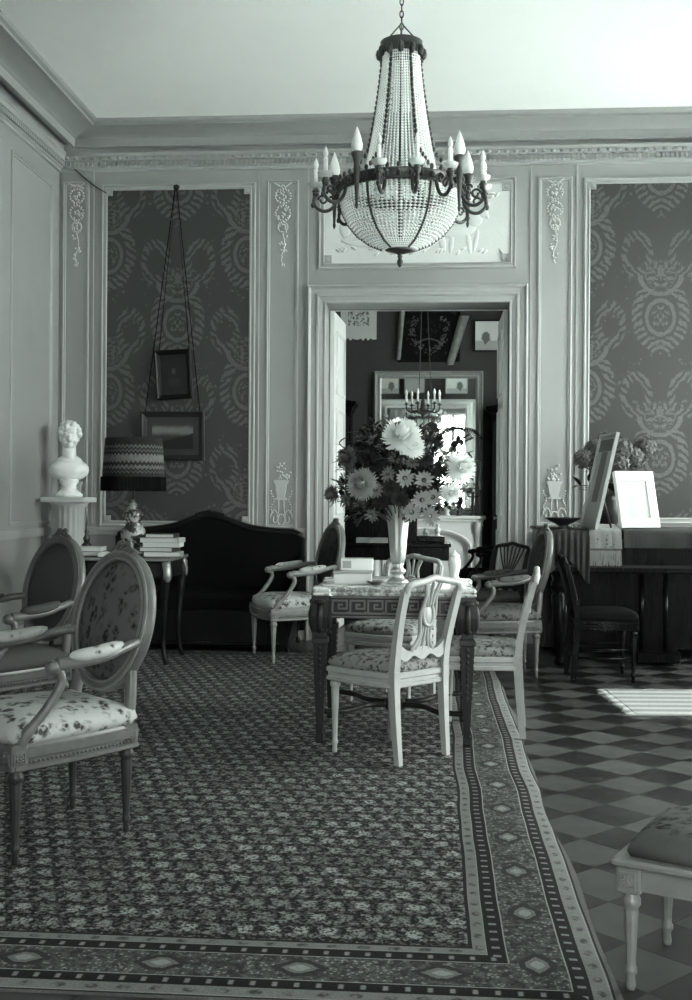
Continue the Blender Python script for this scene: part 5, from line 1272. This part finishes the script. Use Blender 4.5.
for s in (-1, 1):
    mb = MB(); x = s*(hw_ - .10); mb.tube(bez([(x, -.25, 0), (x, -.255, .3), (x, -.25, .6), (x, -.275, fzt - .2), (x, -.28, fzt - .09)], 4), [.05]*6 + [.042]*6 + [.055]*5, 10); mb.ell((x, -.28, fzt - .13), (.07, .04, .04), 10, 6); mb.build('console', MAT['marble_white'], fp)
mb = MB(); mb.box(-ow - .02, ow + .02, -.16, -.14, 0, oh + .02); mb.build('fireboard', MAT['marble_white'], fp)
# mirror
a, b = wp(374, 371, YN - .06), wp(482.5, 513, YN - .06); mw, mh = b.x - a.x, a.z - fzt - .004
mi = thing('mantel_mirror', 'tall gilt-framed mirror above the white fireplace', 'mirror', ((a.x+b.x)/2, YN - .035, fzt + .002 + mh/2)); MAT['mirrorframe'] = plain('old_gilt_frame', .30, .4, .3, var=.3, scale=30)
mb = MB(); mb.frame(-mw/2, mw/2, -mh/2, mh/2, [(0, -.03), (0, .04), (.02, .055), (.035, .03), (.06, .025), (.075, .045), (.095, .04), (.105, .015), (.105, -.03)]); mb.build('frame', MAT['mirrorframe'], mi)
mb = MB(); mb.box(-mw/2 + .09, mw/2 - .09, -.012, -.006, -mh/2 + .09, mh/2 - .09); mb.build('mirror_glass', MAT['mirror'], mi)
mb = MB()
for s in (-1, 1):
    for k in range(60): mb.bead((s*(mw/2 - .085), -.044, lerp(-mh/2 + .09, mh/2 - .09, k/59)), .010)
for k in range(44): mb.bead((lerp(-mw/2 + .09, mw/2 - .09, k/43), -.044, mh/2 - .085), .010)
mb.build('bead_edge', MAT['mirrorframe'], mi)
# hangings and prints above the mirror
def hang_mat(name, lo, hi, sc):
    m = Mat(name, .9, 0, .1); n = m.noise(sc, 4); v_ = m.voro(sc*1.7, 1.0); m.color((n.ss(.46, .6) * v_.ss(.5, .2)).mix(lo, hi)); return m.m
MAT['thread'] = plain('dull_gold_thread', .06, .6, var=.5, scale=40)
c, w_, h_ = wallpic(398, 292, 460, 362, YN - .03)
mb = MB(); mb.cbox(-w_/2, w_/2, -.012, .012, -h_/2, h_/2, .004); ba = thing('dark_banner', 'dark embroidered banner with a wreath hung above the mirror', 'banner', c); mb.build('cloth', hang_mat('dark_banner_cloth', .006, .03, 9), ba)
mb = MB(); rw = random.Random(5)
for k in range(130):
    t = rw.uniform(-PI*.25, PI*1.25); r = rw.gauss(1, .1); mb.ell((.24*r*math.cos(t), -.016, -.05 - .27*r*math.sin(t)), (rw.uniform(.01, .02), .006, .008), 6, 4, Matrix.Rotation(rw.uniform(0, 3), 3, 'Y'))
mb.build('wreath', MAT['thread'], ba, kind='stuff'); mb = MB()
for s in (-1, 1): mb.tube(bez([(0, -.018, -.17), (s*.09, -.02, -.19), (s*.2, -.018, -.24)], 5), .010, 5)
mb.build('wreath_ribbon', MAT['thread'], ba)
def strip(lab, px0, py0, px1, py1, slant, v):
    c, w_, h_ = wallpic(px0, py0, px1, py1, YN - .06); mb = MB(); n = 8; vs = []
    loops = []
    for k in range(n + 1):
        t = k/n; x = slant*(t - .5)*w_; ww = w_*.36*(1 - .25*t); z = h_/2 - h_*t; loops.append([(x - ww, -.01 - .008*math.sin(t*9), z), (x, -.03, z), (x + ww, -.008 + .006*math.sin(t*7), z), (x, .005, z)])
    mb.loft(loops); mb.build('hanging_ribbon', v, label=lab, cat='ribbon', loc=c)
MAT['ribbon'] = plain('faded_ribbon', .22, .8, var=.5, scale=14)
strip('faded ribbon hanging along one edge of the dark banner', 397, 292, 405, 360, -.6, MAT['ribbon']); strip('pale ribbon crumpled along the banner edge nearest the framed view', 450, 316, 464, 365, -1.0, MAT['ribbon'])
def chart_mat():
    m = Mat('printed_chart', .8, 0, .2); x, y, z = m.xyz(); r = ((x.abs() / .15).max((z - .05).abs() / .22)); n = m.noise(26, 3).ss(.45, .58); m.color((r.lt(1.0) * n).mix(.52, .12)); return m.m
c, w_, h_ = wallpic(341, 288, 376.5, 340, YN - .02); ck = thing('unframed_print', 'pale unframed print with a scalloped lower edge pinned high on the far wall', 'print', c)
mb = MB(); n = 24; bot = [(lerp(-w_/2, w_/2, k/n), -h_/2 + .012*math.sin(k*1.6) + .01*(k % 3)) for k in range(n + 1)]
mb.prism(bot + [(w_/2, h_/2), (-w_/2, h_/2)], 'y', -.006, 0); mb.build('sheet', chart_mat(), ck)
mb = MB(); mb.tube([(-w_/2, -.01, h_/2), (w_/2, -.01, h_/2)], .01, 6); mb.build('hanging_rod', MAT['midwood'], ck)
def view_mat():
    m = Mat('engraved_view', .5, 0, .4); x, y, z = m.xyz(); t = m.noise(18, 4)
    tree = (1 - ((((x + .06) / .07).pow(2) + ((z + .03) / .10).pow(2)).sqrt() + (t - .5)).ss(.7, 1.0)); gr = z.lt(-.07); m.color((tree.max(gr * .5)).mix(.62, .12)); return m.m
c, w_, h_ = wallpic(474, 320, 506.5, 351.5, YN - .03); picture('framed_view', 'framed pale engraving of trees on the far wall beyond the doorway', c, w_, h_, .02, MAT['darkwood'], view_mat(), mat_w=.0, depth=.02)
# pictures over the doorway, seen in the mirror
for k, (x, lab) in enumerate(((-.85, 'small pale print over the doorway on the side of the print with scalloped edge'), (-.35, 'framed dusky print over the middle of the doorway, in the next room'), (.45, 'pale print over the doorway on the side of the framed view'))):
    picture('over_door_print', lab, (x, Y2 + .03, 3.36), .42, .34, .02, MAT['cov_dark'] if k == 1 else MAT['cov_grey'], view_mat() if k != 1 else MAT['cov_grey'], rz=PI, depth=.02)
# hanging light of the next room
HX, HY, HZ = WX(423, 400, 12.6), 12.6, WZ(423, 408, 12.6)
hl = thing('hanging_light', 'small six-candle bronze hanging light in front of the mirror', 'chandelier', (HX, HY, HZ))
mb = MB(); mb.lathe([(0, -.13), (.012, -.12), (.016, -.10), (.010, -.09), (.03, -.075), (.08, -.055), (.11, -.035), (.115, -.03), (.06, -.03), (.03, .0), (.02, .08), (.012, .10)], 20); mb.build('bowl', MAT['bronze'], hl)
for k in range(6):
    a = 2*PI*k/6 + .22; M_ = Matrix.Rotation(a, 4, 'Z'); mb = MB(); mb.M = M_; mb.tube(bez([(.09, 0, -.04), (.14, 0, -.05), (.185, 0, -.02), (.19, 0, .03)], 5), .008, 6); mb.M = M_ @ Matrix.Translation((.19, 0, .03)); mb.lathe([(.01, 0), (.028, .008), (.03, .014), (.012, .016), (.012, .03)], 10); ar = mb.build('arm', MAT['bronze'], hl)
    mb = MB(); mb.M = M_ @ Matrix.Translation((.19, 0, .03)); mb.lathe([(.011, .02), (.011, .10), (.007, .105)], 8); mb.build('candle', MAT['candle'], ar)
    mb = MB(); mb.M = M_ @ Matrix.Translation((.19, 0, .03)); mb.lathe([(.006, .10), (.016, .125), (.014, .145), (.004, .175), (0, .18)], 8); mb.build('bulb', MAT['candle'], ar)
for k in range(3): a = 2*PI*k/3; mb = MB(); mb.tube([(.10*math.cos(a), .10*math.sin(a), -.03), (.05*math.cos(a), .05*math.sin(a), 1.0), (0, 0, ZCEIL - HZ - .01)], .004, 5); mb.build('suspension_wire', MAT['bronze'], hl)
# tall dark cabinets either side
def cabinet(lab, x0, x1, zt):
    t = thing('tall_cabinet', lab, 'cabinet', ((x0+x1)/2, YN - .27, 0)); w = (x1-x0)/2
    mb = MB(); mb.cbox(-w, w, -.22, .25, 0, zt - .22, .008); mb.build('body', MAT['ebony'], t)
    mb = MB(); mb.loft([[(-w - o_, -.22 - o_, z), (w + o_, -.22 - o_, z), (w + o_, .25, z), (-w - o_, .25, z)] for o_, z in ((0, zt - .22), (.03, zt - .19), (.03, zt - .16), (.08, zt - .11), (.08, zt - .08))], smooth=False); mb.prism([(-w - .05, zt - .08), (w + .05, zt - .08), (w*.4, zt - .02), (0, zt), (-w*.4, zt - .02)], 'y', -.24, .2); mb.build('cornice', MAT['ebony'], t)
    for s in (-1, 1):
        mb = MB(); mb.cbox(s*w/2 - w/2 + .02, s*w/2 + w/2 - .02, -.235, -.218, .15, zt - .28, .004); dr = mb.build('door', MAT['darkwood'], t); mb = MB(); mb.ell((s*.04, -.245, 1.1), .014, 8, 6); mb.build('knob', MAT['gilt'], dr)
cabinet('tall black cabinet on the unframed-print side of the fireplace', -2.0, WX(350, 450, YN - .5), 2.62)
cabinet('tall black cabinet on the framed-view side of the fireplace', WX(491, 450, YN - .5), 1.75, 2.55)
# black writing desk with raised back, in front of the fireplace
dk = thing('black_desk', 'black writing desk with a raised back seen through the doorway', 'desk', (-.52, 12.0, 0))
mb = MB(); mb.cbox(-.56, .72, -.30, .30, .72, .76, .006); mb.build('top', MAT['ebony'], dk)
mb = MB(); mb.cbox(-.54, .70, -.28, .28, .58, .72, .006); mb.build('apron', MAT['ebony'], dk)
mb = MB(); mb.cbox(-.56, .36, .0, .30, .76, 1.10, .006); mb.cbox(.36, .66, .08, .30, .76, .82, .006); mb.build('raised_back', MAT['ebony'], dk)
for sx in (-1, 1):
    mb = MB(); mb.cbox(sx*.38 - .16, sx*.38 + .16, -.27, .27, .04, .58, .006); pdl = mb.build('pedestal', MAT['ebony'], dk)
    for k in range(3): mb = MB(); mb.cbox(sx*.38 - .13, sx*.38 + .13, -.285, -.268, .09 + k*.165, .23 + k*.165, .004); d1 = mb.build('drawer', MAT['darkwood'], pdl) if False else mb.build('drawer', MAT['darkwood'], pdl)
for k, (x, z, h, lab) in enumerate(((.58, .82, .14, 'small white figurine on the low shelf of the black desk'), (.45, .82, .09, 'white porcelain pot on the low shelf of the black desk'))):
    t = thing('figurine', lab, 'ornament', (-.52 + x, 12.16, z)); mb = MB(); mb.lathe([(.03, 0), (.034, .01), (.02, .02), (.03, h*.3), (.034, h*.5), (.018, h*.68), (.012, h*.72), (.022, h*.85), (.02, h*.95), (0, h)], 14); mb.build('body', MAT['ivory'], t)
for k, (x, lab) in enumerate(((-.44, 'pale book standing on the black desk top'), (-.20, 'stack of pale papers on the black desk top'))):
    book('desk_book', lab, (-.52 + .05 + x*.5, 11.80, .76), .2*k, .2, .14, .05, MAT['cov_pale'])
# mantel ornaments
MZ = fzt
fe = thing('fern_pot', 'potted fern standing on the mantel before the mirror', 'plant', (fxc + .12, YN - .24, MZ)); mb = MB(); mb.lathe([(.045, 0), (.07, .12), (.078, .13), (.07, .13), (.0, .11)], 16); mb.build('pot', MAT['iron'], fe)
mb = MB(); mb.tube([(0, 0, .1), (0, 0, 1.10)], .008, 6); mb.build('trunk', MAT['stem'], fe)
for k in range(11):
    a = 2*PI*k/11 + .2; L = .46; fr = MB(); path = bez([(0, 0, 1.08), (.05 + L*.4*math.cos(a), L*.12*math.sin(a), 1.22), (.12 + L*.85*math.cos(a), L*.18*math.sin(a), 1.20), (.16 + L*1.05*math.cos(a), L*.2*math.sin(a), 1.08)], 7); fr.tube(path, .003, 4)
    for i, p in enumerate(path[3:]):
        for s in (-1, 1): fr.add([p, p + Vector((-math.sin(a)*.06*s, math.cos(a)*.06*s, -.02)), p + Vector((-math.sin(a)*.055*s + .012*math.cos(a), math.cos(a)*.055*s + .012*math.sin(a), -.025)), p + Vector((.012*math.cos(a), .012*math.sin(a), 0))], [(0, 1, 2, 3)], False)
    fr.build('frond', MAT['leaf'], fe)
cd = thing('mantel_candelabrum', 'small candelabrum with white candles at the end of the mantel', 'candelabrum', (WX(473, 510, YN - .2), YN - .2, MZ)); mb = MB(); mb.lathe([(.06, 0), (.06, .015), (.02, .03), (.015, .08), (.03, .12), (.014, .16), (.014, .30), (.03, .32), (.012, .34)], 14); mb.tube(bez([(-.10, 0, .36), (-.09, 0, .28), (0, 0, .26), (.09, 0, .28), (.10, 0, .36)], 5), .008, 6); mb.build('stand', MAT['bronze'], cd)
for x, z in ((-.10, .36), (0, .33), (.10, .36)): mb = MB(); mb.lathe([(.02, z), (.022, z + .01), (.012, z + .012), (.012, z + .12), (0, z + .125)], 10, c=(x, 0, 0)); mb.build('candle', MAT['candle'], cd)
for px, h, lab, m_ in ((447, .22, 'white porcelain vase on the mantel beside the fern', 'ivory'), (459, .18, 'dark bronze statuette on the mantel between vase and candelabrum', 'bronze')):
    t = thing('mantel_ornament', lab, 'ornament', (WX(px, 510, YN - .2), YN - .2, MZ)); mb = MB(); mb.lathe([(.04, 0), (.045, .01), (.025, h*.15), (.05, h*.45), (.055, h*.6), (.03, h*.8), (.02, h*.88), (.03, h*.96), (.0, h)], 16); mb.build('body', MAT[m_], t)
# sheer curtains of the window behind the camera (seen in the mirror)
def curtain(lab, x0, x1):
    mb = MB(); n = 50; lo = [(lerp(x0, x1, k/n), YF + .12 + .03*math.sin(k*1.3)) for k in range(n+1)]; poly = lo + [(x, y + .006) for x, y in reversed(lo)]
    mb.prism(poly, 'z', .02, 3.85); mb.build('curtain', MAT['sheer'], label=lab, cat='curtain')
MAT['sheer'] = plain('sheer_curtain', .6, .9, var=.05)
curtain('pale gathered curtain on the fern side of the end window', -1.25, .02); curtain('pale gathered curtain on the far side of the end window', 1.18, 1.9)
